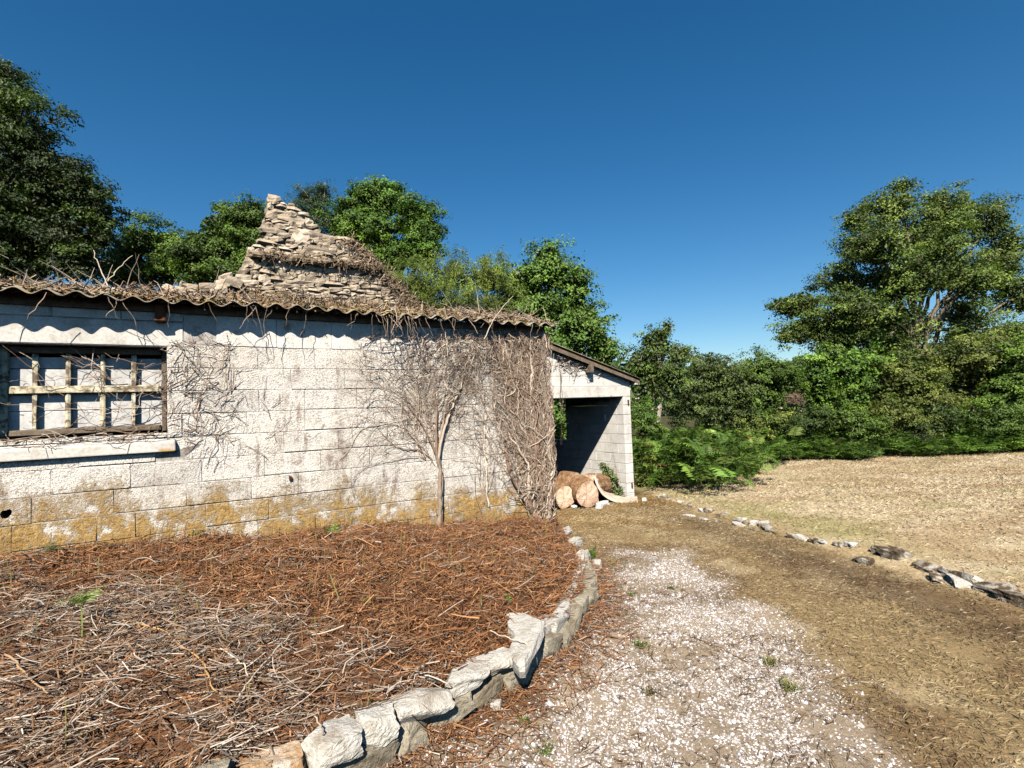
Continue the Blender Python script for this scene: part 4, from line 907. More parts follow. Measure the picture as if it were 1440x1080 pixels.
# ------------------------------------------------------------------ dead creepers on the wall
def grow(acc, u, z, ang, length, rad, r, col, d=.015, lvl=0, lim=None, ztop=2.6, kids=(5, .55), upw=.05, wob=.2):
    """a woody stem that climbs the wall face and forks"""
    st = .035; n = max(4, int(length / st)); P = []; a = ang; dd = d
    for i in range(n):
        P.append((u, dd, z))
        a += r.normal(0, wob) * .5; a += (math.pi / 2 - a) * upw
        u += math.cos(a) * st; z += math.sin(a) * st
        dd = np.clip(dd + r.normal(0, .005), .004 + rad, .004 + rad + d * 2.2)
        if z > ztop or (lim and (u > lim[1] or u < lim[0])): break
    if len(P) < 3: return
    P = np.array(P); t = np.linspace(0, 1, len(P)); R = rad * (1 - .6 * t)
    acc.tube(wpa(P[:, 0], -P[:, 1], P[:, 2]), R, col * r.uniform(.45, 1.25), 4 if rad > .012 else 3)
    if lvl < kids[0] and rad > .0018:
        for i in range(2, len(P)):
            if r.random() < kids[1] * st / .1:
                s = 1 if r.random() < .5 else -1
                dirn = math.atan2(P[i, 2] - P[i - 1, 2], P[i, 0] - P[i - 1, 0])
                grow(acc, P[i, 0], P[i, 2], dirn + s * r.uniform(.3, 1.0), length * r.uniform(.3, .75), max(.0016, R[i] * r.uniform(.35, .7)), r, col, d * 1.05, lvl + 1, lim, ztop, kids, upw, wob)
VC = np.array([.25, .165, .115]); VP = np.array([.5, .4, .305])
def vine(name, label, stems, seed, group='dead creepers on the block wall', cat='creeper', extra=None):
    r = np.random.default_rng(seed); a = Acc(); b0 = stems[0]
    root = empty(name, wp(b0[0], -.03, b0[1]), label, cat, group, WROT)
    tr = Acc()
    for s in stems:
        u, z, ang, L, rad, kids, upw, lim = s[:8]
        grow(a, u, z, ang, L, rad, r, VP if r.random() < .45 else VC, .02, 1, lim, 2.62, kids, upw)
    if extra: extra(a, tr, r)
    child_world(a.build('twigs', M['vine']), root)
    if tr.n: child_world(tr.build('trunk', M['vine'], None, True), root)
    return root
def trunk_on_wall(tr, pts, rads, r, col=VC, n=7, d=.03):
    P = np.array([onw(*p) for p in pts]); k = len(P); t = np.linspace(0, k - 1, k * 5)
    u = np.interp(t, np.arange(k), P[:, 0]) + r.normal(0, .003, len(t)); z = np.interp(t, np.arange(k), P[:, 1]); R = np.interp(t, np.arange(k), rads) * (1 + r.normal(0, .08, len(t)))
    tr.tube(wpa(u, -(d + R * .6), z), R, col * r.uniform(.8, 1.1), n)
def seg(a, r, x, y, tx, ty, rad, kids, upw, wob, d=.03, lvl=1, over=1.2, lim=(-2.6, .02)):
    u, z = onw(x, y); u2, z2 = onw(tx, ty)
    grow(a, u, z, math.atan2(z2 - z, u2 - u), math.hypot(u2 - u, z2 - z) * over, rad, r, VP if r.random() < .55 else VC, d, lvl, lim, 2.64, kids, upw, wob)
def ex_a(a, tr, r):
    trunk_on_wall(tr, [(614, 742), (617, 715), (616, 690), (617, 660), (612, 640)], [.034, .023, .026, .02, .016], r, np.array([.3, .225, .165]))
    trunk_on_wall(tr, [(619, 735), (620, 670), (614, 640), (618, 610), (624, 580)], [.014, .013, .013, .01, .006], r, np.array([.42, .32, .24]))
    trunk_on_wall(tr, [(613, 640), (611, 610), (613, 580), (608, 545)], [.017, .013, .01, .006], r)
    trunk_on_wall(tr, [(614, 645), (622, 605), (634, 572), (646, 545), (652, 520)], [.018, .016, .014, .01, .006], r, VP)
    trunk_on_wall(tr, [(612, 640), (600, 612), (588, 590), (570, 568)], [.013, .01, .008, .004], r)
    tg = [(r.uniform(520, 700), r.uniform(462, 560)) for _ in range(26)] + [(r.uniform(512, 570), r.uniform(505, 600)) for _ in range(12)]
    for tx, ty in tg:
        x0 = 612 + r.normal(0, 3) + (tx - 612) * r.uniform(0, .3); y0 = r.uniform(560, 640) if tx > 570 else r.uniform(600, 655)
        seg(a, r, x0, y0, tx, ty, r.uniform(.0028, .0065), (4, .75), .0, .34, .014)
def ex_b(a, tr, r):
    trunk_on_wall(tr, [(762, 745), (752, 728), (738, 705), (722, 680), (712, 655), (708, 620), (700, 580)], [.045, .036, .03, .026, .022, .016, .008], r, VC)
    trunk_on_wall(tr, [(764, 742), (750, 715), (744, 690), (732, 660), (731, 620), (724, 570)], [.026, .02, .018, .018, .013, .007], r, VP)
    trunk_on_wall(tr, [(766, 742), (772, 700), (768, 650), (772, 590), (764, 520)], [.036, .026, .024, .02, .01], r, VP)
    trunk_on_wall(tr, [(765, 742), (757, 700), (762, 660), (752, 620), (757, 560), (746, 500)], [.03, .022, .02, .02, .014, .008], r, VC)
    ins = lambda x, y: x < 778 and x > np.interp(y, [465, 520, 580, 640, 690, 730], [690, 700, 702, 708, 722, 748])
    n = 0
    while n < 600:
        x, y = r.uniform(690, 778), r.uniform(470, 735)
        if not ins(x, y): continue
        n += 1; an = math.pi / 2 + r.normal(.12, .75); L = r.uniform(.12, .5); u, z = onw(x, y)
        grow(a, u, z, an, L, r.uniform(.0024, .0082), r, VP if r.random() < .6 else VC, .085, 2, (-.85, .03), 2.62, (4, .5), .02, .5)
    for i in range(70):
        x = r.uniform(735, 776); y = r.uniform(560, 730)
        if ins(x, y): seg(a, r, x, y, x + r.normal(0, 14), y - r.uniform(60, 170), r.uniform(.006, .013), (4, .5), .05, .42, .08, 2, 1.1, (-.85, .03))
    for i in range(60):
        x, y = r.uniform(660, 735), r.uniform(520, 690)
        seg(a, r, x + 20, y + 20, x - r.uniform(-5, 40), y - r.uniform(20, 90), r.uniform(.002, .005), (4, .5), .0, .35, .03, 2)
def ex_top(a, tr, r):
    n = 0
    while n < 820:
        x = 785 - abs(r.normal(0, 120)); y = 465 + abs(r.normal(0, 55))
        if x < 505 or r.random() > .3 + .7 * fbm(x * .02, y * .03, 7): continue
        n += 1; u, z = onw(x, y); an = r.uniform(0, 2 * math.pi); grow(a, u, z, an, r.uniform(.12, .42), r.uniform(.002, .0062), r, VP if r.random() < .5 else VC * r.uniform(.6, 1), .05, 2, (-2.4, .03), 2.62, (4, .6), .0, .6)
vine('dead_creeper', 'fan shaped dead creeper with one stout trunk on the middle of the wall', [(-1.55, .42, 1.6, .3, .006, (2, .4), .05, None)], 51, extra=ex_a)
vine('dead_creeper', 'matted dead creeper with twisted trunk smothering the right corner of the wall', [(-.15, .25, 1.7, .6, .01, (3, .5), .05, (-.9, .02))], 52, extra=ex_b)
vine('dead_creeper', 'tangle of dead creeper stems under the eaves at the right of the wall', [(-.8, 1.9, 1.5, .6, .006, (3, .5), .05, None)], 53, extra=ex_top)
sx = [onw(x, y) for x, y in ((686, 712), (639, 640), (520, 640))]
vine('dead_creeper', 'single thin straight dead creeper stem between the two trunks', [(sx[0][0], sx[0][1], 1.6, 1.1, .009, (3, .9), .12, (-1.4, -.2)), (sx[0][0] - .06, sx[0][1] + .05, 1.6, .8, .006, (3, .5), .12, (-1.4, -.2)), (sx[0][0] - .1, .5, 1.7, .5, .005, (3, .5), .1, None)], 54)
def ex_win(a, tr, r):
    for i in range(190):
        x, y = r.uniform(234, 330), r.uniform(478, 630)
        if x > 290 and r.random() < .45: continue
        u, z = onw(x, y); grow(a, u, z, r.uniform(0, 2 * math.pi), r.uniform(.08, .3), r.uniform(.0016, .005), r, VP if r.random() < .5 else VC, .02, 2, (-4.05, -3.2), 2.45, (4, .6), .0, .45)
    for i in range(16):
        x, y = r.uniform(300, 400), r.uniform(560, 680); u, z = onw(x, y)
        grow(a, u, z, r.uniform(.8, 2.2), r.uniform(.15, .4), r.uniform(.0018, .003), r, VC * .6, .006, 3, None, 2.4, (4, .5), .0, .4)
vine('dead_creeper', 'patch of short dead creeper stems on the wall beside the window', [(-3.8, 1.7, 1.5, .3, .005, (3, .6), .03, None)], 55, extra=ex_win)
def ex_bars(a, tr, r):
    for i in range(62):
        u = float(np.clip(-3.98 - abs(r.normal(0, .5)), -5.05, -3.97)); z = r.uniform(1.6, 2.2); n = 9; t = np.linspace(0, 1, n)[:, None]
        dv = r.normal(size=3) * [.28, .05, .2]; p = np.array([u, r.uniform(-.03, .09), z]) + t * dv + np.cumsum(r.normal(0, .012, (n, 3)) * [1, .5, 1], 0)
        p[:, 1] = np.clip(p[:, 1], -.05, .15)
        a.tube(wpa(p[:, 0], p[:, 1], p[:, 2]), np.linspace(.003, .0014, n) * r.uniform(.7, 1.3), (VP if r.random() < .5 else VC) * r.uniform(.6, 1.05), 3)
    for i in range(70):
        u = r.uniform(-5.05, -3.95); n = 7; t = np.linspace(0, 1, n)[:, None]
        p = np.array([u, r.uniform(-.06, .05), 1.56 - .0]) + t * r.normal(size=3) * [.2, .04, .05] + np.cumsum(r.normal(0, .009, (n, 3)), 0); p[:, 2] = np.maximum(p[:, 2], 1.5 + (p[:, 1] + .07) * .45)
        a.tube(wpa(p[:, 0], p[:, 1], p[:, 2]), np.linspace(.004, .002, n), (VP if r.random() < .6 else VC) * r.uniform(.6, 1.1), 3)
vine('dead_creeper', 'dead creeper stems wound through the window bars and along the sill', [(-4.0, 1.6, 1.8, .3, .004, (3, .5), .03, None)], 56, extra=ex_bars)
def ex_lint(a, tr, r):
    for i in range(46):
        u = 1.9 + abs(r.normal(0, .42)); z = SZR(u) - .12 - r.random() * .25; n = 9; t = np.linspace(0, 1, n)[:, None]
        p = np.array([u, SD - .02 - r.random() * .05, z]) + t * np.array([r.uniform(-.1, .5), 0, r.normal(-.05, .15)]) + np.cumsum(r.normal(0, .02, (n, 3)) * [1, .3, 1], 0); p[:, 1] = np.minimum(p[:, 1], SD - .01)
        a.tube(wpa(p[:, 0], p[:, 1], p[:, 2]), np.linspace(.007, .003, n), VP * r.uniform(.6, 1.1), 3)
    for i in range(3):
        u = r.uniform(1.98, 2.08); n = 12; t = np.linspace(0, 1, n)[:, None]
        p = np.array([u, SD - .06, 2.35]) + t * np.array([r.normal(0, .06), 0, -r.uniform(.5, 2.1)]) + np.cumsum(r.normal(0, .012, (n, 3)), 0)
        a.tube(wpa(p[:, 0], p[:, 1], p[:, 2]), np.linspace(.004, .002, n), VC * r.uniform(.5, 1.0), 3)
vine('dead_creeper', 'dead creeper trailing over the shed lintel and hanging in the opening', [(2.0, 2.2, 1.6, .3, .004, (2, .5), .03, None)], 57, extra=ex_lint)
bpy.data.objects.remove(bpy.data.objects['x']) if 'x' in bpy.data.objects else None

# roof litter: dead creeper, moss and leaf mould lying on the sheets, hanging over the eaves
r = np.random.default_rng(61); a = Acc(); N = 5200
u = r.uniform(UL, .05, N); d = EAVE_D + .06 + np.abs(r.normal(0, .6, N)); d = np.minimum(d, 3.9); N = len(u)
h = -.012 + np.abs(r.normal(0, .05, N)) * (.3 + vn(u * 1.3, u * 0, 81)) * sst(-.16, .5, d)
P0 = wpa(u, d, zroof(u, d) + h); dr = r.normal(size=(N, 3)) * [1, 1, .28]; dr /= np.linalg.norm(dr, axis=1)[:, None]
L = np.minimum(r.uniform(.05, .3, N), .06 + 1.6 * (d - EAVE_D)); t = np.linspace(-.5, .5, 5); P = P0[:, None] + dr[:, None] * (L[:, None] * t)[..., None] + r.normal(0, .008, (N, 5, 3))
rc = np.array([[.35, .25, .165], [.26, .15, .085], [.45, .36, .26], [.2, .13, .08], [.3, .2, .08]])[r.integers(5, size=N)] * r.uniform(.6, 1.2, (N, 1))
a.tube(P, np.repeat(r.uniform(.0022, .006, N)[:, None], 5, 1), rc)
N = 5200                                             # crumbs of moss filling the troughs near the eaves
u = r.uniform(UL, .05, N); d = EAVE_D + .03 + np.abs(r.normal(0, .3, N)); P0 = wpa(u, d, zroof(u, d) + r.uniform(-.02, .035, N))
P0 = P0 - ZV * .02; V, F = leaf_quads(P0, r.normal(size=(N, 3)) + [0, -.3, .8], r.uniform(.03, .07, N), .7, r)
a.add(V, F, np.repeat(np.array([[.2, .13, .075], [.3, .2, .11], [.26, .2, .06]])[r.integers(3, size=N)], 4, 0))
N = 260                                              # standing twigs
u = np.concatenate([r.uniform(-5.6, -4.2, 110), r.uniform(-4.2, -3.2, 50), r.uniform(-1.2, .05, 100)]); d = EAVE_D + r.uniform(.02, .5, N)
dr = r.normal(size=(N, 3)) * [1, .8, .4]; dr[:, 2] = np.abs(dr[:, 2]) + .2; dr /= np.linalg.norm(dr, axis=1)[:, None]; L = r.uniform(.08, .4, N)
t = np.linspace(0, 1, 6); P = wpa(u, d, zroof(u, d))[:, None] + dr[:, None] * (L[:, None] * t)[..., None] + np.cumsum(r.normal(0, .008, (N, 6, 3)), 1)
a.tube(P, np.repeat(np.linspace(.0045, .0015, 6)[None], N, 0), np.array([.42, .33, .25]) * r.uniform(.6, 1.2, (N, 1)))
N = 62                                              # hanging strands
N = 62; u = np.concatenate([r.uniform(-5.3, -.1, 34), r.normal(-2.0, .2, 28)]); t = np.linspace(0, 1, 7)
P = wpa(u, np.full(N, EAVE_D - .01) + r.normal(0, .03, N), 2.67 + 0 * u)[:, None] + np.stack([r.normal(0, .08, (N, 1)) * t, r.normal(0, .06, (N, 1)) * t, -r.uniform(.05, .3, (N, 1)) * t], -1) + np.cumsum(r.normal(0, .008, (N, 7, 3)), 1)
a.tube(P, np.repeat(np.linspace(.004, .0018, 7)[None], N, 0), np.array([.36, .27, .2]) * r.uniform(.5, 1.2, (N, 1)))
tag(a.build('roof_litter', M['vine']), 'dead creeper and moss heaped along the corrugated eaves', kind='stuff')
def stick(name, label, pts, r0_, r1_, col, cat='stick', group=None, seed=1, n=5, wob=.004):
    r = np.random.default_rng(seed); pts = np.array(pts); k = len(pts); t = np.linspace(0, k - 1, k * 4)
    P = np.stack([np.interp(t, np.arange(k), pts[:, i]) for i in range(3)], 1) + r.normal(0, wob, (len(t), 3)); a = Acc()
    a.tube(P, np.linspace(r0_, r1_, len(t)), np.array(col), n); return tag(a.build(name, M['vine'], None, True), label, cat, group)
def ws(pts): return [wp(*onw(x, y, d), ) if False else wp(onw(x, y, d)[0], d, onw(x, y, d)[1]) for x, y, d in pts]
stick('twig', 'long pale twig sticking up from the roof edge, left of the ruin', ws([(152, 402, -.15), (141, 378, -.1), (131, 352, -.05)]), .006, .003, (.5, .42, .33), 'twig', seed=2)
stick('twig', 'forked pale twig leaning right on the roof edge', ws([(150, 398, -.1), (165, 378, -.05), (186, 360, 0)]), .006, .003, (.45, .38, .27), 'twig', seed=3)
stick('twig', 'long grey twig sagging over the eaves near the roof end', ws([(681, 478, -.3), (692, 452, -.28), (708, 430, -.22), (722, 416, -.2)]), .007, .003, (.5, .4, .32), 'twig', seed=4)
stick('twig', 'curled pale twig hanging below the eaves above the creeper', ws([(536, 440, -.25), (556, 434, -.28), (559, 450, -.3), (550, 468, -.28)]), .005, .003, (.5, .4, .3), 'twig', seed=5)

# ------------------------------------------------------------------ dead bracken litter on the bed
def bed_samples(n, r):
    A = r.random(n * 3); B = r.random(n * 3); f = bed_front(A); k = bed_back(A); w = np.hypot(*(f - k)[:, :2].T); keep = r.random(n * 3) < w / 3.4
    A, B = A[keep][:n], B[keep][:n]; return bed_pt(A, B), A, B
r = np.random.default_rng(71)
def strawzone(P): return sst(.35, -.35, P[:, 1] - (3.0 - .3 * (P[:, 0] + 1.1)) + 1.5 * (fbm(P[:, 0] * 1.3, P[:, 1] * 1.3, 91) - .5))
RED = np.array([[.25, .1, .04], [.32, .145, .06], [.13, .055, .025], [.42, .22, .1], [.22, .11, .055]])
PALE = np.array([[.4, .32, .25], [.22, .155, .11], [.48, .405, .325], [.1, .065, .045], [.27, .175, .105]])
def litter(N, L, rad, palep, hgt, zvar, K=4, n=3, bend=.12, seed=0):
    rr = np.random.default_rng(seed); P0, A, B = bed_samples(N, rr); N = len(P0); s = strawzone(P0)
    keep = rr.random(N) < np.where(palep > .5, .12 + .88 * s, 1 - .6 * s); keep &= rr.random(N) < (.25 if palep > .5 else .62) + 1.1 * sst(.36, .58, fbm(P0[:, 0] * 2.6, P0[:, 1] * 2.6, 93)); P0 = P0[keep]; s = s[keep]; N = len(P0); P0[:, 2] += .05 * (fbm(P0[:, 0] * 3.1, P0[:, 1] * 3.1, 94) - .4)
    ang = np.where(rr.random(N) < .25 + .35 * s, .5 + rr.normal(0, .45, N), rr.uniform(0, 2 * math.pi, N)); el = rr.normal(0, zvar, N)
    dr = np.stack([np.cos(ang) * np.cos(el), np.sin(ang) * np.cos(el), np.sin(el)], 1); Ls = rr.uniform(*L, N) * (.75 + .25 * rr.random(N))
    t = np.linspace(-.5, .5, K); P = P0[:, None] + dr[:, None] * (Ls[:, None] * t)[..., None] + rr.normal(0, 1, (N, 1, 3)) * (bend * Ls[:, None] * (t ** 2 * 2))[..., None] * [1, 1, .5]
    P[..., 2] += (np.abs(rr.normal(0, hgt, N)) + .004)[:, None]
    c = np.where((rr.random(N) < np.where(s > .5, .75, .12) * (.4 + .6 * palep) + .25 * palep)[:, None], PALE[rr.integers(5, size=N)], RED[rr.integers(5, size=N)]) * rr.uniform(.6, 1.15, (N, 1))
    R = np.repeat(rr.uniform(*rad, N)[:, None], K, 1) * np.linspace(1.1, .7, K)
    return P, R, c, n
a = Acc()
q_ = litter(118000, (.02, .08), (.0012, .003), 0.0, .024, .5, 2, seed=1); a.rib(*q_[:3], r)
q_ = litter(22000, (.05, .14), (.0012, .0026), 0.1, .03, .4, 3, seed=6); a.rib(*q_[:3], r)
a.tube(*litter(9000, (.08, .3), (.002, .0045), 0.3, .03, .25, 4, seed=2))
o = a.build('bracken_litter', M['straw']); tag(o, 'rust brown dead bracken litter covering the raised bed', kind='stuff')
a = Acc()
a.tube(*litter(30000, (.04, .27), (.001, .0032), 1.0, .05, .28, 4, seed=3, bend=.35))
a.tube(*litter(420, (.15, .5), (.0025, .0048), 1.0, .07, .2, 6, seed=4, bend=.35))
o = a.build('dead_stalks', M['straw']); tag(o, 'pale dry bracken stalks lying thick over the near left bed', kind='stuff')
# standing stubble
a = Acc(); P0, A, B = bed_samples(700, r); N = len(P0); hh = r.uniform(.04, .2, N); t = np.linspace(0, 1, 3)
P = P0[:, None] + np.stack([r.normal(0, .12, (N, 1)) * hh[:, None] * t, r.normal(0, .12, (N, 1)) * hh[:, None] * t, hh[:, None] * t], -1)
a.tube(P, np.repeat(r.uniform(.0016, .0038, N)[:, None], 3, 1), np.where(r.random((N, 1)) < .2, [[.16, .16, .05]], [[.2, .11, .055]]) * r.uniform(.6, 1.2, (N, 1)))
tag(a.build('stubble', M['straw']), 'upright cut bracken stubble on the raised bed', kind='stuff')
# litter spilt outside the edging
a = Acc(); N = 9000; A = r.uniform(.2, 1, N); f = bed_front(A); off = np.abs(r.normal(0, .17, N)) + .03
f2 = bed_front(np.minimum(A + .005, 1)); tn = f2 - bed_front(np.maximum(A - .005, 0)); tn /= np.linalg.norm(tn[:, :2], axis=1)[:, None] + 1e-9
P0 = np.stack([f[:, 0] + tn[:, 1] * off, f[:, 1] - tn[:, 0] * off, 0 * off], 1); P0[:, 2] = zground(P0[:, 0], P0[:, 1]) + np.abs(r.normal(0, .012, N)) + .004
dr = r.normal(size=(N, 3)) * [1, 1, .2]; dr /= np.linalg.norm(dr, axis=1)[:, None]; L = r.uniform(.02, .16, N); t = np.linspace(-.5, .5, 3)
a.rib(P0[:, None] + dr[:, None] * (L[:, None] * t)[..., None], np.repeat(r.uniform(.001, .003, N)[:, None], 3, 1), np.where(r.random((N, 1)) < .25, PALE[r.integers(5, size=N)], RED[r.integers(5, size=N)]) * r.uniform(.6, 1.1, (N, 1)), r)
tag(a.build('spilt_litter', M['straw']), 'brown bracken crumbs spilt outside the stone edging', kind='stuff')
def bz(px, py, z=.35):
    p = atz(px, py, z); return p
def gz(px, py, z0=-.03):
    p = atz(px, py, z0); p[2] = float(zground(p[0], p[1])); return p
def bed_at(px, py):
    """where a line of sight through the photo meets the bed"""
    for zz in np.linspace(.9, .1, 81):
        p = atz(px, py, zz); 
        e = C0 + 0 * T; 
        d_ = (p - C0) @ W
        aa = np.linspace(0, 1, 120); 
        f = bed_front(aa); k = bed_back(aa); 
        w = k[:, :2] - f[:, :2]; v = p[:2] - f[:, :2]; b_ = np.sum(v * w, 1) / np.sum(w * w, 1); q = np.hypot(*(v - b_[:, None] * w).T) + 10 * ((b_ < 0) | (b_ > 1)); i = int(np.argmin(q))
        if q[i] < .06:
            s = bed_pt(np.array([aa[i]]), np.array([b_[i]]))[0]
            if s[2] >= p[2]: return s
    return atz(px, py, .35)
def bsticks(pts, lift=.04):
    out = []
    for p in pts: 
        q = bed_at(*p[:2]); q[2] += lift + (p[2] if len(p) > 2 else 0); out.append(q)
    return out
stick('stalk', 'long orange bracken stalk arching over the near litter', bsticks([(168, 887), (225, 906), (270, 925), (292, 950), (305, 985), (320, 1015)], .06), .006, .003, (.42, .24, .09), 'stalk', seed=11)
stick('stalk', 'straight grey stalk lying diagonally near the orange arching one', bsticks([(322, 1018), (348, 985), (385, 942), (415, 905)], .07), .005, .004, (.46, .38, .3), 'stalk', seed=12)
stick('stalk', 'pale stalk with a kink crossing the litter at lower left', bsticks([(300, 938), (330, 960), (350, 978)], .07), .005, .003, (.55, .45, .34), 'stalk', seed=13)
stick('stalk', 'brown bowed stalk at the left edge of the near bed', bsticks([(0, 938), (28, 955), (48, 980), (62, 1000)], .06), .006, .004, (.35, .22, .12), 'stalk', seed=14)
q1 = atz(445, 1007, .36); q2 = atz(452, 1030, .34); q3 = atz(462, 1052, .2); q4 = atz(464, 1085, .06)
stick('stalk', 'thin dark stalk hanging over the lilac white edging stone', [q1, q2, q3, q4], .004, .003, (.4, .33, .25), 'stalk', seed=15)
stick('stalk', 'pale bent stalk draped over the heart shaped cap stone', [atz(690, 888, .3), atz(715, 897, .32), atz(735, 902, .31), atz(752, 918, .25), atz(757, 942, .06)], .004, .003, (.55, .47, .36), 'stalk', seed=16)
stick('stalk', 'dark twig lying on the white gravel', [gz(975, 892) + [0, 0, .015], gz(1010, 908) + [0, 0, .02], gz(1058, 932) + [0, 0, .015]], .004, .0025, (.22, .12, .07), 'twig', seed=17)
stick('stalk', 'pale stalk pair leaning over the foot of the edging', [atz(598, 950, .32), atz(630, 962, .3), atz(652, 978, .1)], .004, .003, (.55, .47, .36), 'stalk', seed=18)

# ------------------------------------------------------------------ gravel and grass
r = np.random.default_rng(81)
def pebbles(N, size, dens, seed, cols, zoff=0.0):
    r = np.random.default_rng(seed)
    X = r.uniform(-1.6, 2.9, N * 2); Y = 1.0 + (7.0 - 1.0) * r.random(N * 2) ** 1.25
    g = poly_sd(GRAV, X, Y) + (fbm(X * 3, Y * 3, 23) - .5) * .6
    patch = sst(.37, .56, .6 * fbm(X * 2.2, Y * 2.2, 95, 4) + .4 * fbm(X * 9, Y * 9, 96, 2))
    keep = r.random(N * 2) < sst(-.2, .5, g) * dens * (.12 + .88 * patch)
    keep &= poly_sd(BEDPOLY, X, Y) < -.1
    X, Y = X[keep][:N], Y[keep][:N]; n = len(X); s = r.lognormal(math.log(size), .35, n) * .5
    base = np.array([[1, 0, -.35], [.4, .9, -.35], [-.75, .6, -.35], [-.8, -.5, -.35], [.3, -.95, -.35], [.1, 0, .6]], float)
    V = base[None] + r.normal(0, .22, (n, 6, 3)); V *= s[:, None, None] * np.array([1.15, 1, .8])
    an = r.uniform(0, 6.28, n); ca, sa = np.cos(an)[:, None], np.sin(an)[:, None]
    x = V[..., 0] * ca - V[..., 1] * sa; y = V[..., 0] * sa + V[..., 1] * ca
    V = np.stack([x + X[:, None], y + Y[:, None], V[..., 2] + (zground(X, Y) + s * .3 + zoff)[:, None]], -1)
    F = np.array([[0, 1, 5], [1, 2, 5], [2, 3, 5], [3, 4, 5], [4, 0, 5]])
    F = (np.arange(n)[:, None, None] * 6 + F[None]).reshape(-1, 3)
    c = np.array(cols)[r.integers(len(cols), size=n)] * r.uniform(.75, 1.1, (n, 1))
    return V.reshape(-1, 3), F, np.repeat(c, 6, 0)
GC = [(.58, .55, .54), (.46, .435, .425), (.66, .64, .635), (.37, .335, .31), (.52, .48, .43), (.27, .225, .19), (.52, .5, .505), (.18, .135, .1)]
a = Acc(); a.add(*pebbles(100000, .0098, 1, 1, GC)); a.add(*pebbles(5000, .019, .5, 2, GC)); a.add(*pebbles(160, .034, .35, 3, GC + [(.6, .5, .4)]))
tag(a.build('gravel', M['gravel']), 'white quartz gravel scattered thinly over the track', kind='stuff')
def blades(N, xr, yr, dens, L, wid, seed, colf, flat=.6, near=1.4):
    r = np.random.default_rng(seed); X = r.uniform(*xr, N); Y = yr[0] + (yr[1] - yr[0]) * r.random(N) ** near
    k = r.random(N) < dens(X, Y); X, Y = X[k], Y[k]; n = len(X); P0 = np.stack([X, Y, zground(X, Y)], 1)
    az = r.uniform(0, 6.283, n); el = np.clip(r.normal(flat, .35, n), .08, 1.45); Ls = r.uniform(*L, n); sc = np.clip(Y / 6, .9, 1.7); Ls *= np.sqrt(sc)
    d = np.stack([np.cos(az) * np.cos(el), np.sin(az) * np.cos(el), np.sin(el)], 1); s = np.stack([-np.sin(az), np.cos(az), 0 * az], 1) * (wid * sc)[:, None]
    tip = P0 + d * Ls[:, None] - ZV * (Ls * .25)[:, None]; tip[:, 2] = np.maximum(tip[:, 2], P0[:, 2] + .003); mid = P0 + d * Ls[:, None] * .5
    V = np.stack([P0 - s, P0 + s * .6, mid + s, tip], 1); q = np.arange(n)[:, None] * 4
    F = np.concatenate([q + [0, 1, 2], q + [0, 2, 3]])
    c = colf(X, Y, r); return V.reshape(-1, 3), F, np.repeat(c, 4, 0)
def gcol(bright):
    def f(X, Y, r):
        c = ground_col(X, Y) * bright; n = len(X)
        c = c * r.uniform(.55, 1.35, (n, 1)); c = np.where(r.random((n, 1)) < .1, np.array([.45, .36, .22]) * r.uniform(.6, 1.1, (n, 1)), c); return c
    return f
dtrack = lambda X, Y: sst(.25, -.25, poly_sd(GRAV, X, Y) + (fbm(X * 3, Y * 3, 23) - .5) * .6) * (poly_sd(BEDPOLY, X, Y) < -.35) * (kerb_side(X, Y) < .05) * sst(.2, .5, fbm(X * 2, Y * 2, 97)) * np.where(((X - C0[0]) * W[0] + (Y - C0[1]) * W[1]) > 2.3, 0.15, 1.0)
dfield = lambda X, Y: (kerb_side(X, Y) > .02) * (Y < 15.8)
a = Acc(); a.add(*blades(230000, (.6, 5), (1.3, 11.2), dtrack, (.02, .07), .0009, 4, gcol(1.1), .3, 1.4))
tag(a.build('matted_grass', M['straw']), 'short matted brown grass on the track beside the gravel', kind='stuff')
a = Acc(); a.add(*blades(130000, (2.8, 15), (3.0, 15.8), dfield, (.03, .085), .0012, 5, gcol(1.1), .5, 1.2))
tag(a.build('mown_grass', M['straw']), 'dry straw coloured mown grass of the field', kind='stuff')
N = 26000; X = r.uniform(-1.4, 2.8, N); Y = 1.1 + 5.8 * r.random(N) ** 1.2; k_ = (poly_sd(GRAV, X, Y) > -.2) & (poly_sd(BEDPOLY, X, Y) < -.1) & (r.random(N) < sst(.42, .6, fbm(X * 1.7, Y * 1.7, 99)) + .06); X, Y = X[k_], Y[k_]; N = len(X)
P0 = np.stack([X, Y, zground(X, Y) + .012 + .008 * r.random(N)], 1); dr = r.normal(size=(N, 3)) * [1, 1, .15]; dr /= np.linalg.norm(dr, axis=1)[:, None]; L = r.uniform(.015, .07, N); t = np.linspace(-.5, .5, 3)
a = Acc(); a.rib(P0[:, None] + dr[:, None] * (L[:, None] * t)[..., None], np.repeat(r.uniform(.001, .0025, N)[:, None], 3, 1), np.where(r.random((N, 1)) < .3, PALE[r.integers(5, size=N)], RED[r.integers(5, size=N)] * [.8, 1, 1.1]) * r.uniform(.4, .85, (N, 1)), r)
tag(a.build('gravel_litter', M['straw']), 'brown plant crumbs blown over the gravel', kind='stuff')
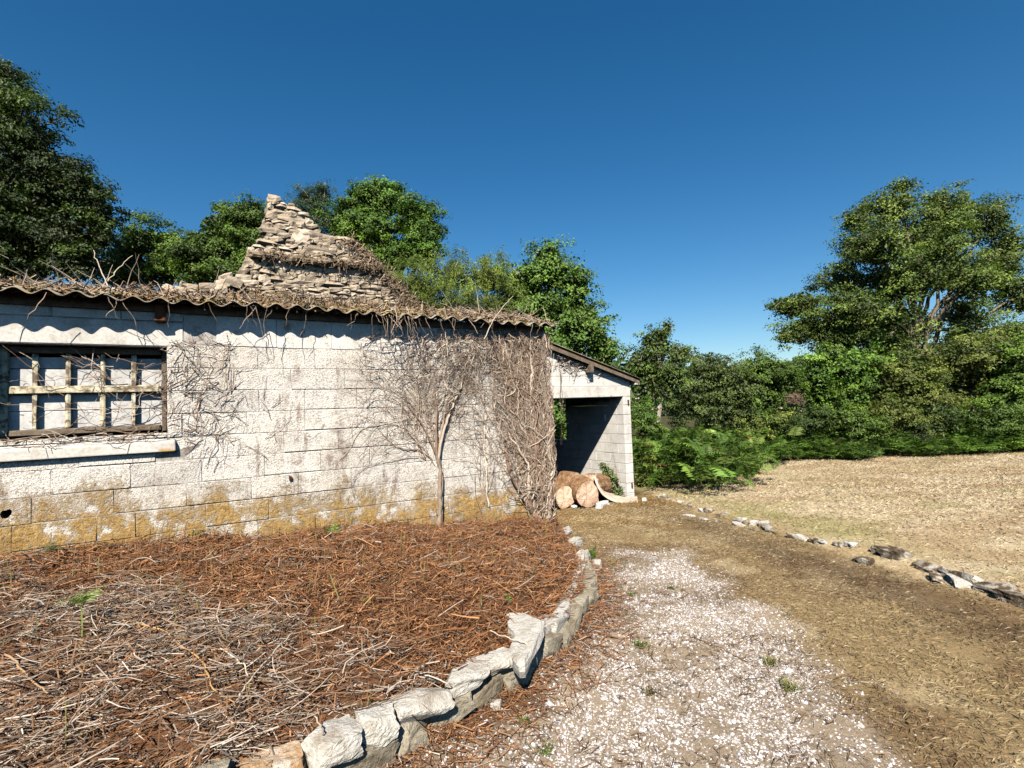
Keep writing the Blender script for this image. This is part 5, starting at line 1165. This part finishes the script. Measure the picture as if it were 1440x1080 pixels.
# small green weeds in the gravel, each a tuft of its own
def tuft(name, label, p, n, L, cols, seed, cat='weed', group=None, wid=.003):
    r = np.random.default_rng(seed); az = r.uniform(0, 6.283, n); el = r.uniform(.4, 1.3, n); Ls = r.uniform(*L, n); P0 = np.array(p) + np.stack([r.normal(0, .02, n), r.normal(0, .02, n), 0 * az], 1)
    d = np.stack([np.cos(az) * np.cos(el), np.sin(az) * np.cos(el), np.sin(el)], 1); s = np.stack([-np.sin(az), np.cos(az), 0 * az], 1) * wid
    mid = P0 + d * Ls[:, None] * .6; tip = P0 + d * Ls[:, None] - ZV * (Ls * .3)[:, None]
    V = np.stack([P0 - s, P0 + s, mid + s, tip, mid - s], 1).reshape(-1, 3); q = np.arange(n)[:, None] * 5
    o = obj(name, V, [np.concatenate([q + [0, 1, 2], q + [0, 2, 4], q + [4, 2, 3]])], M['frond'], None, np.repeat(np.array(cols)[r.integers(len(cols), size=n)], 5, 0)); return tag(o, label, cat, group)
GR = [(.1, .16, .03), (.13, .18, .04), (.08, .12, .03)]; YG = [(.2, .2, .06), (.15, .16, .05), (.25, .22, .1)]
WG = 'small weeds in the gravel'
for i, (px, py, n, L, cs, lab) in enumerate(((902, 905, 70, .07, GR, 'small green weed in the middle of the gravel'), (1110, 968, 90, .1, YG, 'yellowing grass tuft near the right edge of the gravel'), (1085, 930, 70, .08, YG, 'sparse yellow grass tuft above the larger one in the gravel'), (888, 830, 40, .06, GR, 'tiny green weed high on the gravel'), (768, 1060, 40, .06, GR, 'tiny green weed low on the gravel near the edging'), (945, 820, 40, .06, GR, 'dark weed near the top of the gravel'), (915, 970, 50, .06, [(.12, .07, .03), (.1, .1, .03)], 'brown withered weed in the near gravel'), (735, 1020, 36, .05, GR, 'bright sprig at the litter edge of the gravel'))):
    tuft('weed', lab, gz(px, py), n, (L * .4, L), cs, 200 + i, 'weed', WG)
tuft('grass_tuft', 'tuft of grass growing between two edging stones', atz(516, 1020, .2), 90, (.08, .2), [(.16, .2, .05), (.2, .16, .07)], 220, 'grass', wid=.002)
# living ferns
def fern(label, p, n, L, cols, seed, lean=(.3, .8), group='small green ferns on the bed', up=0):
    r = np.random.default_rng(seed); P0 = np.tile(np.array(p), (n, 1)) + np.concatenate([r.normal(0, .012, (n, 2)), np.full((n, 1), up)], 1); Ls = r.uniform(*L, n)
    V, F, R, per = frond_arrays(P0, r.uniform(0, 6.28, n), Ls, r.uniform(*lean, n), r, 12, .36); a = Acc(); c = np.array(cols)[r.integers(len(cols), size=n)] * r.uniform(.8, 1.2, (n, 1))
    a.add(V, F, np.repeat(c, per, 0)); a.tube(R, np.repeat((Ls * .008)[:, None], 6, 1), c)
    if up: a.tube(np.array([np.array(p) - [0, 0, .05], np.array(p) + [.005, 0, up * .5], np.array(p) + [0, 0, up]]), np.array([.005, .004, .003]), np.array(cols[0]))
    return tag(a.build('fern', M['frond']), label, 'fern', group)
FG = [(.1, .2, .03), (.14, .24, .04)]
fern('tall pale green bracken sprout with bare stem at the left of the bed', bed_at(123, 905), 5, (.1, .19), [(.2, .27, .06), (.17, .23, .05)], 231, (.5, 1.0), up=.2)
fern('dark green fern at the foot of the wall below the window', bed_at(282, 762), 9, (.12, .24), FG, 232)
fern('bright fern close to the middle of the wall foot', bed_at(472, 756), 9, (.12, .22), FG, 233)
fern('small olive fern against the wall at far left', bed_at(60, 790), 7, (.1, .2), [(.09, .11, .04)], 234)
fern('thin green fern sprig by the wall, left of the bright fern', bed_at(365, 750), 5, (.08, .18), FG, 235)
fern('vivid green fern growing outside the top of the stone edging', gz(832, 780, -.05), 12, (.12, .26), FG, 236)
fern('fern seedling near the heart shaped stone', bed_at(718, 850), 4, (.05, .1), FG, 237)
fern('fern sprig in the middle of the brown litter', bed_at(520, 850), 4, (.06, .12), [(.16, .18, .05)], 238)

# ------------------------------------------------------------------ logs, curled sheet, stones and ivy at the shed mouth
def log(label, px, py, Y, rx, rz_, dep, yaw, tilt, seed):
    r = np.random.default_rng(seed); n = 22; th = np.arange(n) * 2 * math.pi / n; c = at(px, py, Y)
    rr = 1 + .06 * np.sin(2 * th + seed) + .05 * np.sin(3 * th + 2 * seed) + r.normal(0, .03, n)
    prof_ = np.stack([rx * rr * np.cos(th), 0 * th, rz_ * rr * np.sin(th)], 1)
    root = empty('sawn_log', c, label, 'log', 'sawn logs at the shed mouth'); root.rotation_euler = (tilt, 0, yaw)
    mb = []; ys = [(-.5, .985), (-.47, 1.0), (-.2, 1.02), (.2, 1.02), (.5, 1.0)]
    for y, s in ys: q = prof_ * s; q[:, 1] = y * dep; mb.append(q + r.normal(0, .006, q.shape))
    V = np.concatenate(mb); j = np.arange(n); k = (j + 1) % n
    F = np.concatenate([np.stack([a * n + j, a * n + k, (a + 1) * n + k, (a + 1) * n + j], 1) for a in range(len(ys) - 1)])
    nobj('bark', nmesh('bark', V, [F], M['logbark']), root)
    for sgn in (-1, 1):
        rings = []; 
        for s in (.0, .35, .7, .975): q = prof_ * s; q[:, 1] = sgn * dep * .5 + r.normal(0, .004, n) - sgn * .002 + sgn * .012 * (1 - s); rings.append(q)
        V = np.concatenate([rings[0][:1]] + rings[1:]); f3 = np.stack([0 * j, 1 + j, 1 + k], 1); f4 = np.concatenate([np.stack([1 + a * n + j, 1 + (a + 1) * n + j, 1 + (a + 1) * n + k, 1 + a * n + k], 1) for a in range(2)])
        if sgn < 0: pass
        else: f3 = f3[:, ::-1]; f4 = f4[:, ::-1]
        nobj('sawn_face', nmesh('sawn_face', V, [f3, f4], M['endgrain']), root)
    return root
log('sawn log half hidden by the creeper corner, leftmost of the pile', 790, 696, 9.7, .19, .22, .4, .25, .05, 1)
log('widest sawn log with its pale face turned to the track', 819, 691, 9.65, .22, .27, .42, .35, .12, 2)
log('sawn log lying behind the widest one, rough orange bark on top', 838, 682, 10.3, .22, .24, .45, -.7, -.1, 3)
log('sawn log deep in the pile behind the leftmost one', 803, 682, 10.6, .26, .26, .4, .6, 0, 4)
def curl():
    # a curled strip: stands up at the left and sweeps down flat to the right
    px = [(836, 670), (841, 684), (848, 695), (858, 702), (870, 706), (884, 708), (897, 707)]
    Y0 = 9.9; C = np.array([at(x, y, Y0) for x, y in px]); t = np.linspace(0, len(C) - 1, 30); C = np.stack([np.interp(t, np.arange(len(C)), C[:, i]) for i in range(3)], 1)
    C[1:-1] = (C[:-2] + C[1:-1] * 2 + C[2:]) / 4
    tg = np.gradient(C, axis=0); tg /= np.linalg.norm(tg, axis=1)[:, None]; nn = np.cross(tg, [0, 1, 0]); n = len(C); w = np.linspace(.3, .2, n)[:, None] * np.array([[.16, 1, .1]]); th = .02
    w[:, 0] = 0; A = C - nn * th; B = C + nn * th; sd = np.array([[.12, .55, .0]])
    V = np.concatenate([A, B, A + sd, B + sd]); j = np.arange(n - 1)
    F = np.concatenate([np.stack([j, j + 1, n + j + 1, n + j], 1), np.stack([2 * n + j + 1, 2 * n + j, 3 * n + j, 3 * n + j + 1], 1), np.stack([n + j, n + j + 1, 3 * n + j + 1, 3 * n + j], 1), np.stack([j + 1, j, 2 * n + j, 2 * n + j + 1], 1), np.array([[0, n, 3 * n, 2 * n], [n - 1, 3 * n - 1, 4 * n - 1, 2 * n - 1]])])
    o = obj('curled_sheet', V, [F], M['sheet'], None, None, False); tag(o, 'curled pale tan sheet sweeping down beside the logs', 'sheet')
curl()
for i, (px, py, s, lab, mt) in enumerate(((832, 707, (.26, .16, .16), 'squared white stone at the foot of the logs', 'chip'), (848, 709, (.24, .14, .1), 'flat white stone right of the squared one', 'chip'), (842, 714, (.1, .12, .12), 'narrow upright white stone chip before the logs', 'chip'), (906, 703, (.09, .08, .08), 'small bright white stone beyond the shed pier', 'chip'), (806, 712, (.3, .12, .07), 'thin pale stone under the widest log', 'chip'), (845, 698, (.2, .16, .16), 'orange wood chunk between logs and curled sheet', 'logbark'))):
    p = atz(px, py, -.2); p[2] = float(zground(p[0], p[1])) + s[2] * .3; tag(rock_obj('stone' if mt == 'chip' else 'wood_chunk', rock_mesh('stone', M[mt], 500 + i, 3, .14), p, s, .4 + i * .3, None), lab, 'stone' if mt == 'chip' else 'wood')
for i, (px, py, s, lab) in enumerate(((840, 793, (.1, .1, .1), 'pale loose stone beside the vivid fern'), (800, 755, (.16, .1, .06), 'flat pale stone lying by the top of the edging'), (797, 911, (.05, .04, .04), 'tan pebble in the litter right of the cap stone'), (698, 1016, (.06, .05, .05), 'tan stone in the gravel below the edging'))):
    p = gz(px, py); tag(rock_obj('loose_stone', rock_mesh('loose_stone', G, 520 + i, 3, .14), p + [0, 0, s[2] * .35], s, i, None), lab, 'stone')
plant('ivy', 'leafy green ivy clump leaning on the lit inner shed wall', 'ivy', [(853, 664, 7, 9), (860, 676, 10, 12), (868, 690, 8, 10), (872, 700, 5, 5), (848, 656, 4, 5)], 10.5, (2.15, 10.6), [(.05, .07, .025), (.07, .1, .035), (.1, .12, .06)], .06, 14000, trunk_r=.012, seed=91, clump=.06, limbs=True, hole=.2)
print('TRIS', sum(len(o.data.polygons) for o in bpy.data.objects if o.type == 'MESH'))
